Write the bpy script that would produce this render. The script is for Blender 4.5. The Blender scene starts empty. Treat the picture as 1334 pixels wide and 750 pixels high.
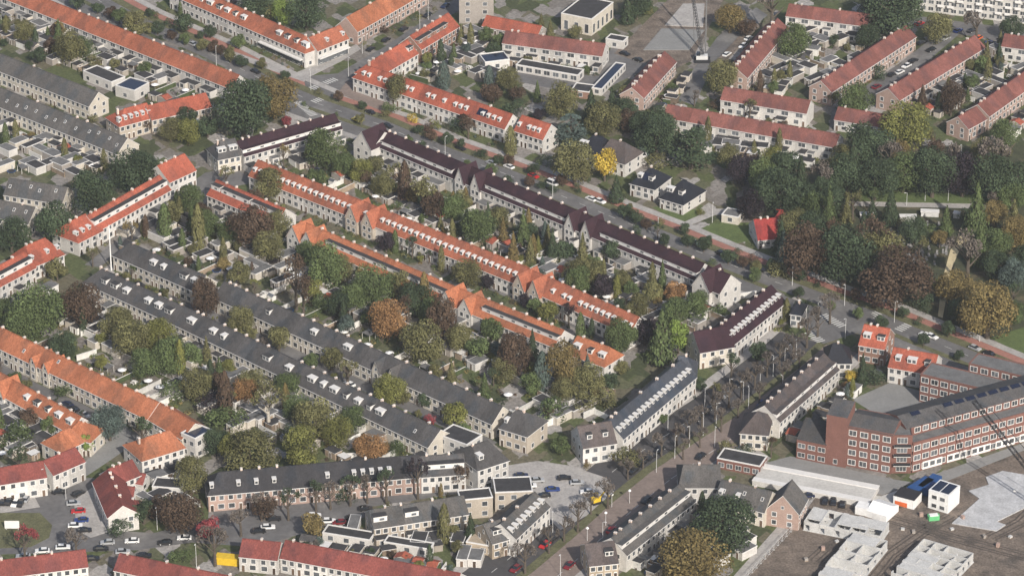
import bpy, math, random
from mathutils import Vector
R = math.radians
random.seed(7)
rnd = random.random
uni = random.uniform
scene = bpy.context.scene
COL = scene.collection

# ------------------------------------------------------------------ camera
PITCH, F, DIST = R(27.0), 5000.0, 1290.0          # focal length in photo pixels (photo is 1334 x 750)
CY, CZ = -DIST * math.cos(PITCH), DIST * math.sin(PITCH)
cam = bpy.data.cameras.new('camera')
cam.sensor_width = 36.0
cam.lens = 36.0 * F / 1334.0
cam.clip_start, cam.clip_end = 10.0, 20000.0
camo = bpy.data.objects.new('camera', cam)
camo.location = (0, CY, CZ)
camo.rotation_euler = (math.pi / 2 - PITCH, 0, 0)
COL.objects.link(camo)
scene.camera = camo

# ------------------------------------------------------------------ sky, sun, exposure
SUN_EL, SUN_AZ = R(33), math.atan2(0.36, -0.93)     # azimuth measured from +Y towards +X
world = bpy.data.worlds.new('World')
scene.world = world
world.use_nodes = True
wn = world.node_tree
sky = wn.nodes.new('ShaderNodeTexSky')
sky.sky_type = 'NISHITA'
sky.sun_disc = False
sky.sun_elevation, sky.sun_rotation = SUN_EL, SUN_AZ
sky.dust_density = 2.5
wn.nodes['Background'].inputs[1].default_value = 0.085
wn.links.new(sky.outputs[0], wn.nodes['Background'].inputs[0])
sun = bpy.data.lights.new('sun', 'SUN')
sun.energy, sun.angle, sun.color = 3.7, R(0.6), (1.0, 0.93, 0.84)
suno = bpy.data.objects.new('sun', sun)
sd = Vector((math.sin(SUN_AZ) * math.cos(SUN_EL), math.cos(SUN_AZ) * math.cos(SUN_EL), math.sin(SUN_EL)))
suno.rotation_euler = sd.to_track_quat('Z', 'Y').to_euler()
suno.location = (0, 0, 300)
COL.objects.link(suno)
vs = scene.view_settings
vs.view_transform, vs.look, vs.exposure, vs.gamma = 'Standard', 'None', 0.62, 1.0
scene.cycles.max_bounces = 5
scene.cycles.diffuse_bounces = 3
scene.cycles.use_denoising = True

# ------------------------------------------------------------------ pixel -> world
SP, CP = math.sin(PITCH), math.cos(PITCH)
def P(px, py, z=0.0):
    u, v = (px - 667.0) / F, (375.0 - py) / F
    dx, dy, dz = u, CP + v * SP, -SP + v * CP
    t = (z - CZ) / dz
    return Vector((dx * t, CY + dy * t, z))
def S(px, py):                                     # photo pixels per metre at the ground there
    p = P(px, py)
    return F / (p.y * CP - CY * CP + (CZ) * SP)

# ------------------------------------------------------------------ materials
MATS = {}
def nmat(name, col, rough=0.85, var=0.18, scale=0.6, fine=0.0, tint=False, rand=0.0, spec=0.3, streak=None, bump=0.0, metal=0.0, second=None, trans=0.0):
    m = bpy.data.materials.new(name)
    m.use_nodes = True
    nt = m.node_tree
    N, Lk = nt.nodes, nt.links
    b = N['Principled BSDF']
    b.inputs['Roughness'].default_value = rough
    b.inputs['Specular IOR Level'].default_value = spec
    b.inputs['Metallic'].default_value = metal
    tc = N.new('ShaderNodeTexCoord')
    geo = N.new('ShaderNodeNewGeometry')
    no = N.new('ShaderNodeTexNoise')
    no.inputs['Scale'].default_value = scale
    no.inputs['Detail'].default_value = 5
    no.inputs['Roughness'].default_value = 0.65
    src = geo.outputs['Position']
    if streak:
        mp = N.new('ShaderNodeMapping'); mp.inputs['Scale'].default_value = streak
        Lk.new(tc.outputs['Object'], mp.inputs[0]); src = mp.outputs[0]
    Lk.new(src, no.inputs['Vector'])
    rmp = N.new('ShaderNodeMapRange')
    rmp.inputs[1].default_value, rmp.inputs[2].default_value = 0.3, 0.7
    rmp.inputs[3].default_value, rmp.inputs[4].default_value = 1 - var, 1 + var
    Lk.new(no.outputs[0], rmp.inputs[0])
    cur = rmp.outputs[0]
    if fine:
        n2 = N.new('ShaderNodeTexNoise'); n2.inputs['Scale'].default_value = scale * 6
        Lk.new(src, n2.inputs['Vector'])
        r2 = N.new('ShaderNodeMapRange')
        r2.inputs[1].default_value, r2.inputs[2].default_value = 0.3, 0.7
        r2.inputs[3].default_value, r2.inputs[4].default_value = 1 - fine, 1 + fine
        Lk.new(n2.outputs[0], r2.inputs[0])
        mm = N.new('ShaderNodeMath'); mm.operation = 'MULTIPLY'
        Lk.new(cur, mm.inputs[0]); Lk.new(r2.outputs[0], mm.inputs[1]); cur = mm.outputs[0]
    if tint:
        at = N.new('ShaderNodeAttribute'); at.attribute_name = 'tint'
        mm = N.new('ShaderNodeMath'); mm.operation = 'MULTIPLY'
        Lk.new(cur, mm.inputs[0]); Lk.new(at.outputs['Fac'], mm.inputs[1]); cur = mm.outputs[0]
    if rand:
        oi = N.new('ShaderNodeObjectInfo')
        r3 = N.new('ShaderNodeMapRange')
        r3.inputs[3].default_value, r3.inputs[4].default_value = 1 - rand, 1 + rand
        Lk.new(oi.outputs['Random'], r3.inputs[0])
        mm = N.new('ShaderNodeMath'); mm.operation = 'MULTIPLY'
        Lk.new(cur, mm.inputs[0]); Lk.new(r3.outputs[0], mm.inputs[1]); cur = mm.outputs[0]
    base = None
    if second:
        n3 = N.new('ShaderNodeTexNoise'); n3.inputs['Scale'].default_value = second[1]; n3.inputs['Detail'].default_value = 3
        Lk.new(src, n3.inputs['Vector'])
        r4 = N.new('ShaderNodeMapRange'); r4.inputs[1].default_value, r4.inputs[2].default_value = second[2], second[2] + 0.12
        Lk.new(n3.outputs[0], r4.inputs[0])
        mx = N.new('ShaderNodeMix'); mx.data_type = 'RGBA'
        mx.inputs[6].default_value = (*col, 1); mx.inputs[7].default_value = (*second[0], 1)
        Lk.new(r4.outputs[0], mx.inputs[0]); base = mx.outputs[2]
    vm = N.new('ShaderNodeVectorMath'); vm.operation = 'SCALE'
    if base: Lk.new(base, vm.inputs[0])
    else: vm.inputs[0].default_value = col
    Lk.new(cur, vm.inputs['Scale'])
    Lk.new(vm.outputs[0], b.inputs['Base Color'])
    if bump:
        bn = N.new('ShaderNodeBump'); bn.inputs['Strength'].default_value = bump; bn.inputs['Distance'].default_value = 0.1
        Lk.new(no.outputs[0], bn.inputs['Height']); Lk.new(bn.outputs[0], b.inputs['Normal'])
    if trans:
        tr = N.new('ShaderNodeBsdfTranslucent'); Lk.new(vm.outputs[0], tr.inputs[0])
        ms = N.new('ShaderNodeMixShader'); ms.inputs[0].default_value = trans
        Lk.new(b.outputs[0], ms.inputs[1]); Lk.new(tr.outputs[0], ms.inputs[2])
        Lk.new(ms.outputs[0], N['Material Output'].inputs[0])
    MATS[name] = m
    return m

for nm, c in dict(orange=(.285, .098, .057), orange2=(.325, .120, .062), orange3=(.29, .082, .051), red=(.185, .055, .046), redbrown=(.175, .070, .058),
                  brightred=(.26, .04, .035), grey=(.090, .085, .081), slate=(.070, .067, .067), purple=(.034, .0155, .021), brown=(.085, .070, .067),
                  bluegrey=(.056, .061, .073), charcoal=(.036, .035, .038), black=(.02, .021, .027)).items():  # bluegrey has the sky's reflection mixed into the roof colour
    nmat('roof_' + nm, c, 0.85 if nm not in ('bluegrey', 'black') else 0.5, 0.20, 0.45, 0.26, tint=True, streak=(1.0, .6, .6), spec=.25, second=(tuple(x * k for x, k in zip(c, (.72, .80, .88))), .22, .50))
nmat('bitumen', (.040, .039, .041), .9, .3, .5, .15)
nmat('bitumen_pale', (.13, .13, .13), .9, .25, .4, .15)
for nm, c in dict(white=(.49, .475, .45), cream=(.47, .435, .375), beige=(.38, .335, .28), brick=(.24, .145, .11), pinkbrick=(.33, .24, .205), redbrick=(.165, .082, .067),
                  greybrick=(.29, .265, .24), tan=(.36, .30, .23)).items():
    nmat('wall_' + nm, c, .9, .11, .45, .12, rand=.06, tint=True)
nmat('trim_white', (.62, .61, .59), .6, .08, .8)
nmat('frame_white', (.66, .65, .63), .55, .06, .8)
nmat('glass', (.085, .092, .10), .12, .4, .7, rand=.5, spec=.6)
nmat('door_dark', (.10, .07, .05), .6, .2, 1, rand=.7)
nmat('chimney_brick', (.50, .40, .34), .9, .2, 1.5, rand=.3)
nmat('solar', (.012, .016, .035), .2, .2, 1, spec=.6)
nmat('bark', (.085, .07, .055), .95, .3, 2.0)
nmat('bark_pale', (.40, .37, .32), .95, .3, 2.0)
nmat('fence_white', (.58, .57, .54), .8, .15, .8, rand=.2)
nmat('fence_wood', (.22, .17, .125), .9, .25, .8, rand=.4)
nmat('hedge', (.055, .075, .03), .9, .35, 1.2, .3)
nmat('shed_wall', (.40, .36, .31), .85, .2, .8, rand=.5)
nmat('lamp_metal', (.55, .55, .54), .5, .05, 1)
nmat('lamp_globe', (.80, .80, .78), .35, .02, 1)
nmat('tyre', (.02, .02, .02), .9, .1, 2)
nmat('car_glass', (.02, .024, .03), .08, .1, 1, spec=.7)
for nm, c in dict(black=(.018, .018, .02), white=(.70, .70, .69), silver=(.34, .35, .36), red=(.40, .02, .022), blue=(.02, .045, .17), darkred=(.16, .015, .02),
                  yellow=(.62, .50, .06), orange=(.60, .10, .02), navy=(.015, .022, .06), green=(.03, .09, .05)).items():
    nmat('paint_' + nm, c, .3, .04, 1, spec=.6)
for nm, c in dict(steel_blue=(.02, .07, .20), steel_white=(.70, .70, .69), steel_orange=(.60, .13, .04), steel_dark=(.025, .025, .028), steel_yellow=(.62, .42, .03), steel_green=(.12, .42, .18)).items():
    nmat(nm, c, .5, .12, .9)
nmat('limestone', (.46, .46, .45), .9, .14, .5, .14)
nmat('gravestone', (.20, .195, .19), .9, .3, .8)
nmat('concrete', (.40, .405, .415), .9, .2, .3, .15)
nmat('plastic_tent', (.75, .75, .74), .5, .05, 1)
# foliage
LEAF = dict(g=(.082, .112, .038), d=(.046, .068, .033), o=(.128, .124, .046), y=(.145, .15, .035), Y=(.50, .36, .03), O=(.24, .13, .048), r=(.080, .052, .033), R=(.20, .035, .04),
            p=(.030, .022, .028), b=(.075, .105, .09), l=(.135, .19, .035), k=(.125, .105, .088), m=(.165, .125, .042))
LEAFNAME = dict(g='mid green', d='dark green', o='olive green', y='yellow-green', Y='bright yellow', O='orange', r='russet brown', R='crimson', p='dark purple', b='blue-green',
                l='lime green', k='bare grey-brown', m='orange and green')
for k, c in LEAF.items():
    nmat('leaf_' + k, tuple(min(.6, .88 * x * 1.2 + .12 * 1.2 * sum(c) / 3) for x in c), .75, .12, .5, tint=True, rand=.16, spec=.2, trans=.22)
# ground
nmat('asphalt', (.125, .122, .122), .92, .16, .12, .12, second=((.165, .16, .155), .06, .52))
nmat('asphalt_tree_shade', (.062, .06, .062), .92, .18, .12, .12)  # avenue asphalt with the trees' shade darkened into its colour
nmat('cycle_red', (.29, .14, .11), .9, .15, .2, .1)
nmat('brick_road', (.20, .16, .14), .9, .16, .15, .12)
nmat('paving', (.33, .315, .30), .9, .18, .2, .15)
nmat('paving_pale', (.46, .45, .425), .9, .12, .2, .12)
nmat('plaza_grey', (.21, .21, .205), .9, .1, .2, .08)
nmat('lawn', (.085, .115, .04), .95, .25, .3, .2)
nmat('verge', (.105, .105, .055), .95, .3, .3, .25)
nmat('soil', (.15, .122, .10), .95, .35, .25, .35, second=((.085, .072, .062), .10, .52))
nmat('tyre_mud', (.075, .062, .052), .7, .3, .4, .3)
nmat('sand_path', (.50, .42, .26), .95, .15, .3, .1)
nmat('paint_line', (.50, .50, .48), .7, .1, .8)
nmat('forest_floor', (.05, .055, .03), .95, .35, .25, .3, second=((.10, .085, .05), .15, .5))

def ground_mat():
    m = bpy.data.materials.new('garden_ground'); m.use_nodes = True
    N, Lk = m.node_tree.nodes, m.node_tree.links
    b = N['Principled BSDF']; b.inputs['Roughness'].default_value = .95; b.inputs['Specular IOR Level'].default_value = .15
    geo = N.new('ShaderNodeNewGeometry')
    mp = N.new('ShaderNodeMapping'); mp.inputs['Rotation'].default_value = (0, 0, R(45)); mp.inputs['Scale'].default_value = (.19, .13, 1)
    Lk.new(geo.outputs['Position'], mp.inputs[0])
    vo = N.new('ShaderNodeTexVoronoi'); vo.distance = 'CHEBYCHEV'; vo.inputs['Scale'].default_value = 1.0; vo.inputs['Randomness'].default_value = .8
    Lk.new(mp.outputs[0], vo.inputs['Vector'])
    sep = N.new('ShaderNodeSeparateColor'); Lk.new(vo.outputs['Color'], sep.inputs[0])
    cr = N.new('ShaderNodeValToRGB'); cr.color_ramp.interpolation = 'CONSTANT'
    stops = [(0, (.085, .10, .045)), (.26, (.06, .07, .036)), (.42, (.12, .11, .075)), (.58, (.17, .155, .14)), (.72, (.22, .205, .19)), (.85, (.10, .105, .06)), (.94, (.30, .285, .27))]
    el = cr.color_ramp.elements
    while len(el) < len(stops): el.new(.5)
    for e, (p, c) in zip(el, stops): e.position = p; e.color = (*c, 1)
    Lk.new(sep.outputs[0], cr.inputs[0])
    no = N.new('ShaderNodeTexNoise'); no.inputs['Scale'].default_value = .8; no.inputs['Detail'].default_value = 6; no.inputs['Roughness'].default_value = .7
    Lk.new(geo.outputs['Position'], no.inputs['Vector'])
    mr = N.new('ShaderNodeMapRange'); mr.inputs[1].default_value, mr.inputs[2].default_value, mr.inputs[3].default_value, mr.inputs[4].default_value = .3, .7, .55, 1.45
    Lk.new(no.outputs[0], mr.inputs[0])
    vm = N.new('ShaderNodeVectorMath'); vm.operation = 'SCALE'
    Lk.new(cr.outputs[0], vm.inputs[0]); Lk.new(mr.outputs[0], vm.inputs['Scale']); Lk.new(vm.outputs[0], b.inputs['Base Color'])
    MATS['garden_ground'] = m
ground_mat()

# ------------------------------------------------------------------ mesh helpers
class MB:
    def __init__(s): s.v, s.f, s.m, s.t, s.mats = [], [], [], [], []
    def mi(s, mat):
        if mat not in s.mats: s.mats.append(mat)
        return s.mats.index(mat)
    def face(s, pts, mat, tint=1.0):
        i = len(s.v); s.v += [tuple(p) for p in pts]; s.f.append(list(range(i, i + len(pts)))); s.m.append(s.mi(mat)); s.t.append(tint); return s
    def box(s, x0, x1, y0, y1, z0, z1, mat, top=None, front=None):
        i = len(s.v)
        s.v += [(x0, y0, z0), (x1, y0, z0), (x1, y1, z0), (x0, y1, z0), (x0, y0, z1), (x1, y0, z1), (x1, y1, z1), (x0, y1, z1)]
        for k, q in enumerate(((0, 3, 2, 1), (4, 5, 6, 7), (0, 1, 5, 4), (1, 2, 6, 5), (2, 3, 7, 6), (3, 0, 4, 7))):
            s.f.append([i + a for a in q]); s.t.append(1.0)
            s.m.append(s.mi(top if (k == 1 and top) else front if (k == 4 and front) else mat))
        return s
    def tube(s, a, b, ra, rb, mat, n=6):
        a, b = Vector(a), Vector(b); d = (b - a).normalized()
        u = d.orthogonal().normalized(); w = d.cross(u); i = len(s.v)
        for c, r in ((a, ra), (b, rb)):
            for k in range(n):
                an = 2 * math.pi * k / n; s.v.append(tuple(c + (u * math.cos(an) + w * math.sin(an)) * r))
        for k in range(n):
            s.f.append([i + k, i + (k + 1) % n, i + n + (k + 1) % n, i + n + k]); s.m.append(s.mi(mat)); s.t.append(1.0)
        s.f.append([i + n + k for k in range(n)]); s.m.append(s.mi(mat)); s.t.append(1.0)
        return s
    def prism(s, poly, z0, z1, mat, top=None):
        n = len(poly)
        ar = sum(poly[k][0] * poly[(k + 1) % n][1] - poly[(k + 1) % n][0] * poly[k][1] for k in range(n))
        if ar < 0: poly = list(reversed(poly))
        i = len(s.v); s.v += [(p[0], p[1], z0) for p in poly] + [(p[0], p[1], z1) for p in poly]
        for k in range(n):
            s.f.append([i + k, i + (k + 1) % n, i + n + (k + 1) % n, i + n + k]); s.m.append(s.mi(mat)); s.t.append(1.0)
        s.f.append([i + n + k for k in range(n)]); s.m.append(s.mi(top or mat)); s.t.append(1.0)
        s.f.append([i + n - 1 - k for k in range(n)]); s.m.append(s.mi(mat)); s.t.append(1.0)
        return s
    def mesh(s, name):
        me = bpy.data.meshes.new(name); me.from_pydata(s.v, [], s.f)
        for m in s.mats: me.materials.append(MATS[m])
        me.polygons.foreach_set('material_index', s.m)
        if any(t != 1.0 for t in s.t):
            a = me.attributes.new('tint', 'FLOAT', 'FACE'); a.data.foreach_set('value', s.t)
        elif any(m.startswith(('roof_', 'leaf_', 'wall_')) for m in s.mats):
            a = me.attributes.new('tint', 'FLOAT', 'FACE'); a.data.foreach_set('value', [1.0] * len(s.f))
        me.update(); return me
def obj(name, me, parent=None, loc=(0, 0, 0), rz=0.0, sc=None):
    if isinstance(me, MB): me = me.mesh(name)
    o = bpy.data.objects.new(name, me); COL.objects.link(o)
    o.location = loc
    if rz: o.rotation_euler = (0, 0, rz)
    if sc: o.scale = sc
    if parent: o.parent = parent
    return o
def tag(o, label=None, cat=None, group=None, kind=None):
    if label: o['label'] = label
    if cat: o['category'] = cat
    if group: o['group'] = group
    if kind: o['kind'] = kind
    return o
def thing(name, label, cat, loc, rz=0.0, group=None, sc=None):
    return tag(obj(name, None, None, loc, rz, sc), label, cat, group)
CACHE = {}
def cached(key, fn):
    if key not in CACHE: CACHE[key] = fn().mesh(str(key[0]))
    return CACHE[key]
def window_mesh(w, h, t=.09):
    def f():
        b = MB(); y = .05
        b.box(-w / 2, w / 2, 0, .015, .0, h, 'glass')
        b.box(-w / 2 - t, -w / 2, 0, y, -t, h + t, 'frame_white'); b.box(w / 2, w / 2 + t, 0, y, -t, h + t, 'frame_white')
        b.box(-w / 2, w / 2, 0, y, h, h + t, 'frame_white'); b.box(-w / 2, w / 2, 0, y + .06, -t, 0, 'frame_white')
        n = max(1, int(w / .9))
        for k in range(1, n): b.box(-w / 2 + w * k / n - .04, -w / 2 + w * k / n + .04, .016, y, 0, h, 'frame_white')
        return b
    return cached(('window', round(w, 2), round(h, 2), t), f)
def door_mesh():
    return cached(('door',), lambda: MB().box(-.45, .45, 0, .04, 0, 2.1, 'door_dark').box(-.55, -.45, 0, .07, 0, 2.2, 'frame_white').box(.45, .55, 0, .07, 0, 2.2, 'frame_white').box(-.45, .45, 0, .07, 2.1, 2.45, 'frame_white'))
def chimney_mesh(k=0):
    def f():
        b = MB(); w, d = (.42, .32) if k == 0 else (.62, .36)
        b.box(-w, w, -d, d, -1.2, .8, 'chimney_brick').box(-w - .06, w + .06, -d - .06, d + .06, .8, .92, 'trim_white')
        for x in (-.2, .2): b.tube((x, 0, .92), (x, 0, 1.2), .11, .09, 'chimney_brick', 6)
        return b
    return cached(('chimney', k), f)

# ------------------------------------------------------------------ frames and footprints
FOOT = []          # (origin, ux, uy, x0, x1, y0, y1)
ROADS = []
PLACES = []        # (world centre points, short description)
def frame(p0, p1, z):
    A, B = P(*p0, z), P(*p1, z)
    sw = B.x > A.x
    if sw: A, B = B, A
    d = B - A; L = d.length
    return Vector((A.x, A.y, 0)), math.atan2(d.y, d.x), L, sw
def foot(o, ang, x0, x1, y0, y1):
    ux, uy = Vector((math.cos(ang), math.sin(ang), 0)), Vector((-math.sin(ang), math.cos(ang), 0))
    FOOT.append((o, ux, uy, x0, x1, y0, y1))
def blocked(p, m=0.0, roads=True):
    for o, ux, uy, x0, x1, y0, y1 in FOOT:
        q = p - o; a, b = q.dot(ux), q.dot(uy)
        if x0 - m < a < x1 + m and y0 - m < b < y1 + m: return True
    if roads:
        for poly in ROADS:
            c = False; n = len(poly)
            for i in range(n):
                a, b = poly[i], poly[i - 1]
                if (a.y > p.y) != (b.y > p.y) and p.x < (b.x - a.x) * (p.y - a.y) / (b.y - a.y) + a.x: c = not c
            if c: return True
    return False
def place_of(p):
    return min(PLACES, key=lambda q: min((p - c).length_squared for c in q[0]))[1]

def roof_mesh(L, w, he, hr, o, h0, h1, unit, mat, wb=None, jit=.07, wallmat=None):
    b = MB(); wb = wb or w
    n = max(1, round(L / unit)); t = .22
    sl, slb = (hr - he) / w, (hr - he) / wb
    yf, yb, zf, zb = w + o, -(wb + o), he - o * sl, he - o * slb
    x0 = -o if h0 else -.12; x1 = L + o if h1 else L + .12
    r0 = h0 * w if h0 else x0; r1 = L - h1 * w if h1 else x1
    if r0 > r1: r0 = r1 = (r0 + r1) / 2
    xs = [x0] + [L * k / n for k in range(1, n)] + [x1]
    for i in range(n):
        a, c = xs[i], xs[i + 1]; ra, rc = min(max(a, r0), r1), min(max(c, r0), r1)
        if i == 0: ra = r0
        if i == n - 1: rc = r1
        tn = 1 + uni(-jit, jit)
        def poly(pts):
            q = []
            for p in pts:
                if not q or (Vector(p) - Vector(q[-1])).length > 1e-4: q.append(p)
            if len(q) >= 3: b.face(q, mat, tn)
        poly([(c, yf, zf), (a, yf, zf), (ra, 0, hr), (rc, 0, hr)])
        poly([(a, yb, zb), (c, yb, zb), (rc, 0, hr), (ra, 0, hr)])
        if not h0 and not h1:
            poly([(a, yf, zf - t), (c, yf, zf - t), (rc, 0, hr - t), (ra, 0, hr - t)])
            poly([(c, yb, zb - t), (a, yb, zb - t), (ra, 0, hr - t), (rc, 0, hr - t)])
        b.face([(a, yf, zf - t), (a, yf, zf), (c, yf, zf), (c, yf, zf - t)], 'trim_white')
        b.face([(c, yb, zb - t), (c, yb, zb), (a, yb, zb), (a, yb, zb - t)], 'trim_white')
    for hh, x, r, sg in ((h0, x0, r0, 1), (h1, x1, r1, -1)):
        if hh:
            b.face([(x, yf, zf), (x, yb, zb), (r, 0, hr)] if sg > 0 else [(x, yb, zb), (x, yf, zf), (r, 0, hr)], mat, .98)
            b.face([(x, yf, zf - t), (x, yb, zb - t), (x, yb, zb), (x, yf, zf)], 'trim_white')
        else:
            for y, z in ((yf, zf), (yb, zb)):
                b.face([(x, y, z - t), (x, y, z), (r, 0, hr), (r, 0, hr - t)], 'trim_white')
    if h0 or h1:
        b.face([(x0, yb, zb - t), (x1, yb, zb - t), (x1, yf, zf - t), (x0, yf, zf - t)], 'trim_white')
    return b
def wall_mesh(L, w, he, hr, h0, h1, mat, wb=None, z0=0.0, n=1):
    b = MB(); wb = wb or w
    e = he - .06; r = hr - .25
    for k in range(n): b.face([(L * (k + 1) / n, w, z0), (L * k / n, w, z0), (L * k / n, w, e), (L * (k + 1) / n, w, e)], mat, uni(.78, 1.16))
    b.face([(0, -wb, z0), (L, -wb, z0), (L, -wb, e), (0, -wb, e)], mat)
    for x, hh in ((0, h0), (L, h1)):
        pts = [(x, -wb, z0), (x, w, z0), (x, w, e)] + ([] if hh else [(x, 0, r)]) + [(x, -wb, e)]
        b.face(pts if x else list(reversed(pts)), mat)
    b.face([(0, -wb, e - .3), (L, -wb, e - .3), (L, w, e - .3), (0, w, e - .3)], mat)
    return b

def dormer_mesh(W, y0, y1, z0, z1, roof='bitumen', front='trim_white', pane=True):
    def f():
        b = MB()
        b.box(-W / 2, W / 2, y0, y1, z0 - .6, z1, front)
        b.box(-W / 2 - .12, W / 2 + .12, y0, y1 + .18, z1, z1 + .14, 'trim_white', top=roof)
        if pane:
            n = max(1, int(W / 1.1)); ww = W / n
            for k in range(n):
                xc = -W / 2 + ww * (k + .5)
                b.box(xc - ww * .36, xc + ww * .36, y1, y1 + .03, z0 + .25, z1 - .2, 'glass')
        return b
    return cached(('dormer', W, y0, y1, z0, z1, roof, front, pane), f)

TERR = []
def terrace(name, label, short, p0, p1, w=4.3, he=5.7, hr=9.7, unit=5.2, roof='orange', wall='white', hip=(0, 0), dorm=None, dp=1.0, seg=2, skyl=0.0, chim=1.0, chk=0, ext=0.0, wins=2,
            wb=None, jit=.07, garden=0, back=0, cat='terrace', group=None, gables=(), solar=(), lower=None, zwall=None, big=False, sheds=.75, fences=.5, doors=True, dfront='trim_white', dtop='bitumen', dh=1.6):
    o, ang, L, sw = frame(p0, p1, hr)
    h0, h1 = (hip[1], hip[0]) if sw else hip
    wb = wb or w; jit = max(jit, .15)
    ro = thing(name, label, cat, o, ang, group)
    d = Vector((math.cos(ang), math.sin(ang), 0)); nv = Vector((-d.y, d.x, 0))
    PLACES.append(([o + d * (L * k / 4) for k in range(5)], short))
    foot(o, ang, 0, L, -wb, w)
    n = max(1, round(L / unit)); u = L / n
    wm = 'wall_' + wall
    obj('wall', wall_mesh(L, w, he, hr, h0, h1, wm, wb, 0.0, n), ro)
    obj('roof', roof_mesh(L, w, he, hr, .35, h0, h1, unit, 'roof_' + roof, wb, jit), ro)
    b = MB(); zg = he - .35 * (hr - he) / w
    b.box(0, L, w + .352, w + .47, zg - .16, zg - .02, 'trim_white'); obj('gutter', b, ro)
    obj('ridge_tiles', MB().box(h0 * w, L - h1 * w, -.16, .16, hr - .1, hr + .09, 'roof_' + roof), ro)
    sl = (hr - he) / w
    zr = lambda y: hr - sl * abs(y)
    wv = window_mesh(1.3, 1.4, .16); wg = window_mesh(1.75, 1.55, .13); dm = door_mesh()
    def ax(x): return L - x if sw else x          # distance from the p0 end
    gab = []
    for (fr, gw, gp, gh, gm) in gables:             # cross gables: fraction along p0->p1, width, projection, ridge height, wall
        xc = L * (1 - fr) if sw else L * fr
        gab.append((xc, gw))
        yF = w + gp; bb = MB(); eh = min(he, gh - gw * .55)
        bb.face([(xc - gw / 2, yF, 0), (xc - gw / 2, yF, eh), (xc, yF, gh - .2), (xc + gw / 2, yF, eh), (xc + gw / 2, yF, 0)], 'wall_' + gm)
        for sx in (-1, 1):
            q = [(xc + sx * gw / 2, yF, 0), (xc + sx * gw / 2, yF, eh), (xc + sx * gw / 2, 0, eh), (xc + sx * gw / 2, 0, 0)]
            bb.face(q if sx < 0 else q[::-1], 'wall_' + gm)
        gwo = obj('gable_wing', bb, ro)
        rb = MB(); yB = -wb * .55
        for sx in (-1, 1):
            ex, ez = xc + sx * (gw / 2 + .3), eh - .3 * (gh - eh) / (gw / 2)
            q = [(ex, yF + .3, ez), (xc, yF + .3, gh), (xc, yB, gh), (ex, yB, ez)]
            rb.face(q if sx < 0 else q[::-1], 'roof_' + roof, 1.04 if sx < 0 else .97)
            q = [(ex, yF + .3, ez - .2), (xc, yF + .3, gh - .2), (xc, yF + .3, gh), (ex, yF + .3, ez)]
            rb.face(q, 'trim_white')
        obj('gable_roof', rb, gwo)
        for z in (.9, 3.5):
            for dx in ((-gw * .22, gw * .22) if gw > 3.6 else (0,)): obj('window', wv, gwo, (xc + dx, yF + .003, z))
        obj('window', window_mesh(.9, 1.0), gwo, (xc, yF + .003, eh + .3))
        foot(o, ang, xc - gw / 2, xc + gw / 2, w, yF)
    def ing(x, m=0): return any(abs(x - g[0]) < g[1] / 2 + m for g in gab)
    for i in range(n):
        xc = u * (i + .5)
        if ing(xc, .6): continue
        e = rnd() < ext
        flip = 1 if i % 2 else -1
        if wins == 2:
            for dx in (-u * .24, u * .24): obj('window', wv, ro, (xc + dx, w + .003, he - 2.15))
        elif wins == 3:
            obj('window', window_mesh(2.6, 1.5, .16), ro, (xc, w + .003, he - 2.3))
        if he > 8:
            for dx in (-u * .24, u * .24): obj('window', wv, ro, (xc + dx, w + .003, he - 5.0))
        if e:
            ew, ed, eh = uni(2.2, u * .92), uni(2.0, 4.5), uni(2.5, 2.9)
            ex = xc + flip * (u - ew) / 2
            bb = MB(); mt = random.choice([wm, wm, 'wall_white', 'wall_greybrick', 'wall_cream'])
            bb.box(-ew / 2, ew / 2, 0, ed, 0, eh, mt)
            bb.box(-ew / 2 - .1, ew / 2 + .1, 0, ed + .12, eh, eh + .16, 'trim_white', top=random.choice(['bitumen', 'bitumen', 'bitumen_pale']))
            eo = obj('rear_extension', bb, ro, (ex, w + .002, 0))
            obj('window', wg if ew > 2.4 else wv, eo, (0, ed + .003, .75))
        else:
            obj('window', wg, ro, (xc - flip * u * .2, w + .003, .85))
            if doors: obj('door', dm, ro, (xc + flip * u * .3, w + .003, .05))
        if rnd() < chim:
            obj('chimney', chimney_mesh(chk), ro, (xc + u * .5 if i < n - 1 else xc, -.25, hr - .35), math.pi / 2)
    # dormers
    def dz(): return zr(yD)
    if dorm == 'small':
        yD = w * .72; z0 = zr(yD); z1 = z0 + 1.25; yb_ = (hr - z1) / sl - .2
        for i in range(n):
            for dx in (-.25, .25):
                x = u * (i + .5 + dx)
                if rnd() < dp and not ing(x, .9): obj('dormer', dormer_mesh(1.15, yb_, yD, z0, z1, 'trim_white'), ro, (x, 0, 0))
    elif dorm == 'wide':
        yD = w * .66; z0 = zr(yD); z1 = z0 + 1.45; yb_ = (hr - z1) / sl - .2
        for i in range(n):
            x = u * (i + .5)
            if rnd() < dp and not ing(x, 1.6):
                W = random.choice([1.7, 2.4, 3.0]); obj('dormer', dormer_mesh(W, yb_, yD, z0, z1, 'trim_white' if rnd() < .6 else 'bitumen'), ro, (x + uni(-.4, .4), 0, 0))
    elif dorm == 'long':
        yD = w * (.70 if lower is None else lower); z0 = zr(yD); z1 = min(z0 + dh, hr - .5); yb_ = (hr - z1) / sl - .2
        runs = []; cur = None
        for i in range(n):
            x = u * (i + .5)
            if rnd() < dp and not ing(x, u * .4) and not (h0 and i == 0) and not (h1 and i == n - 1):
                if cur and cur[1] == i and (i - cur[0]) < seg: cur[1] = i + 1
                else:
                    cur = [i, i + 1]; runs.append(cur)
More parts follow.
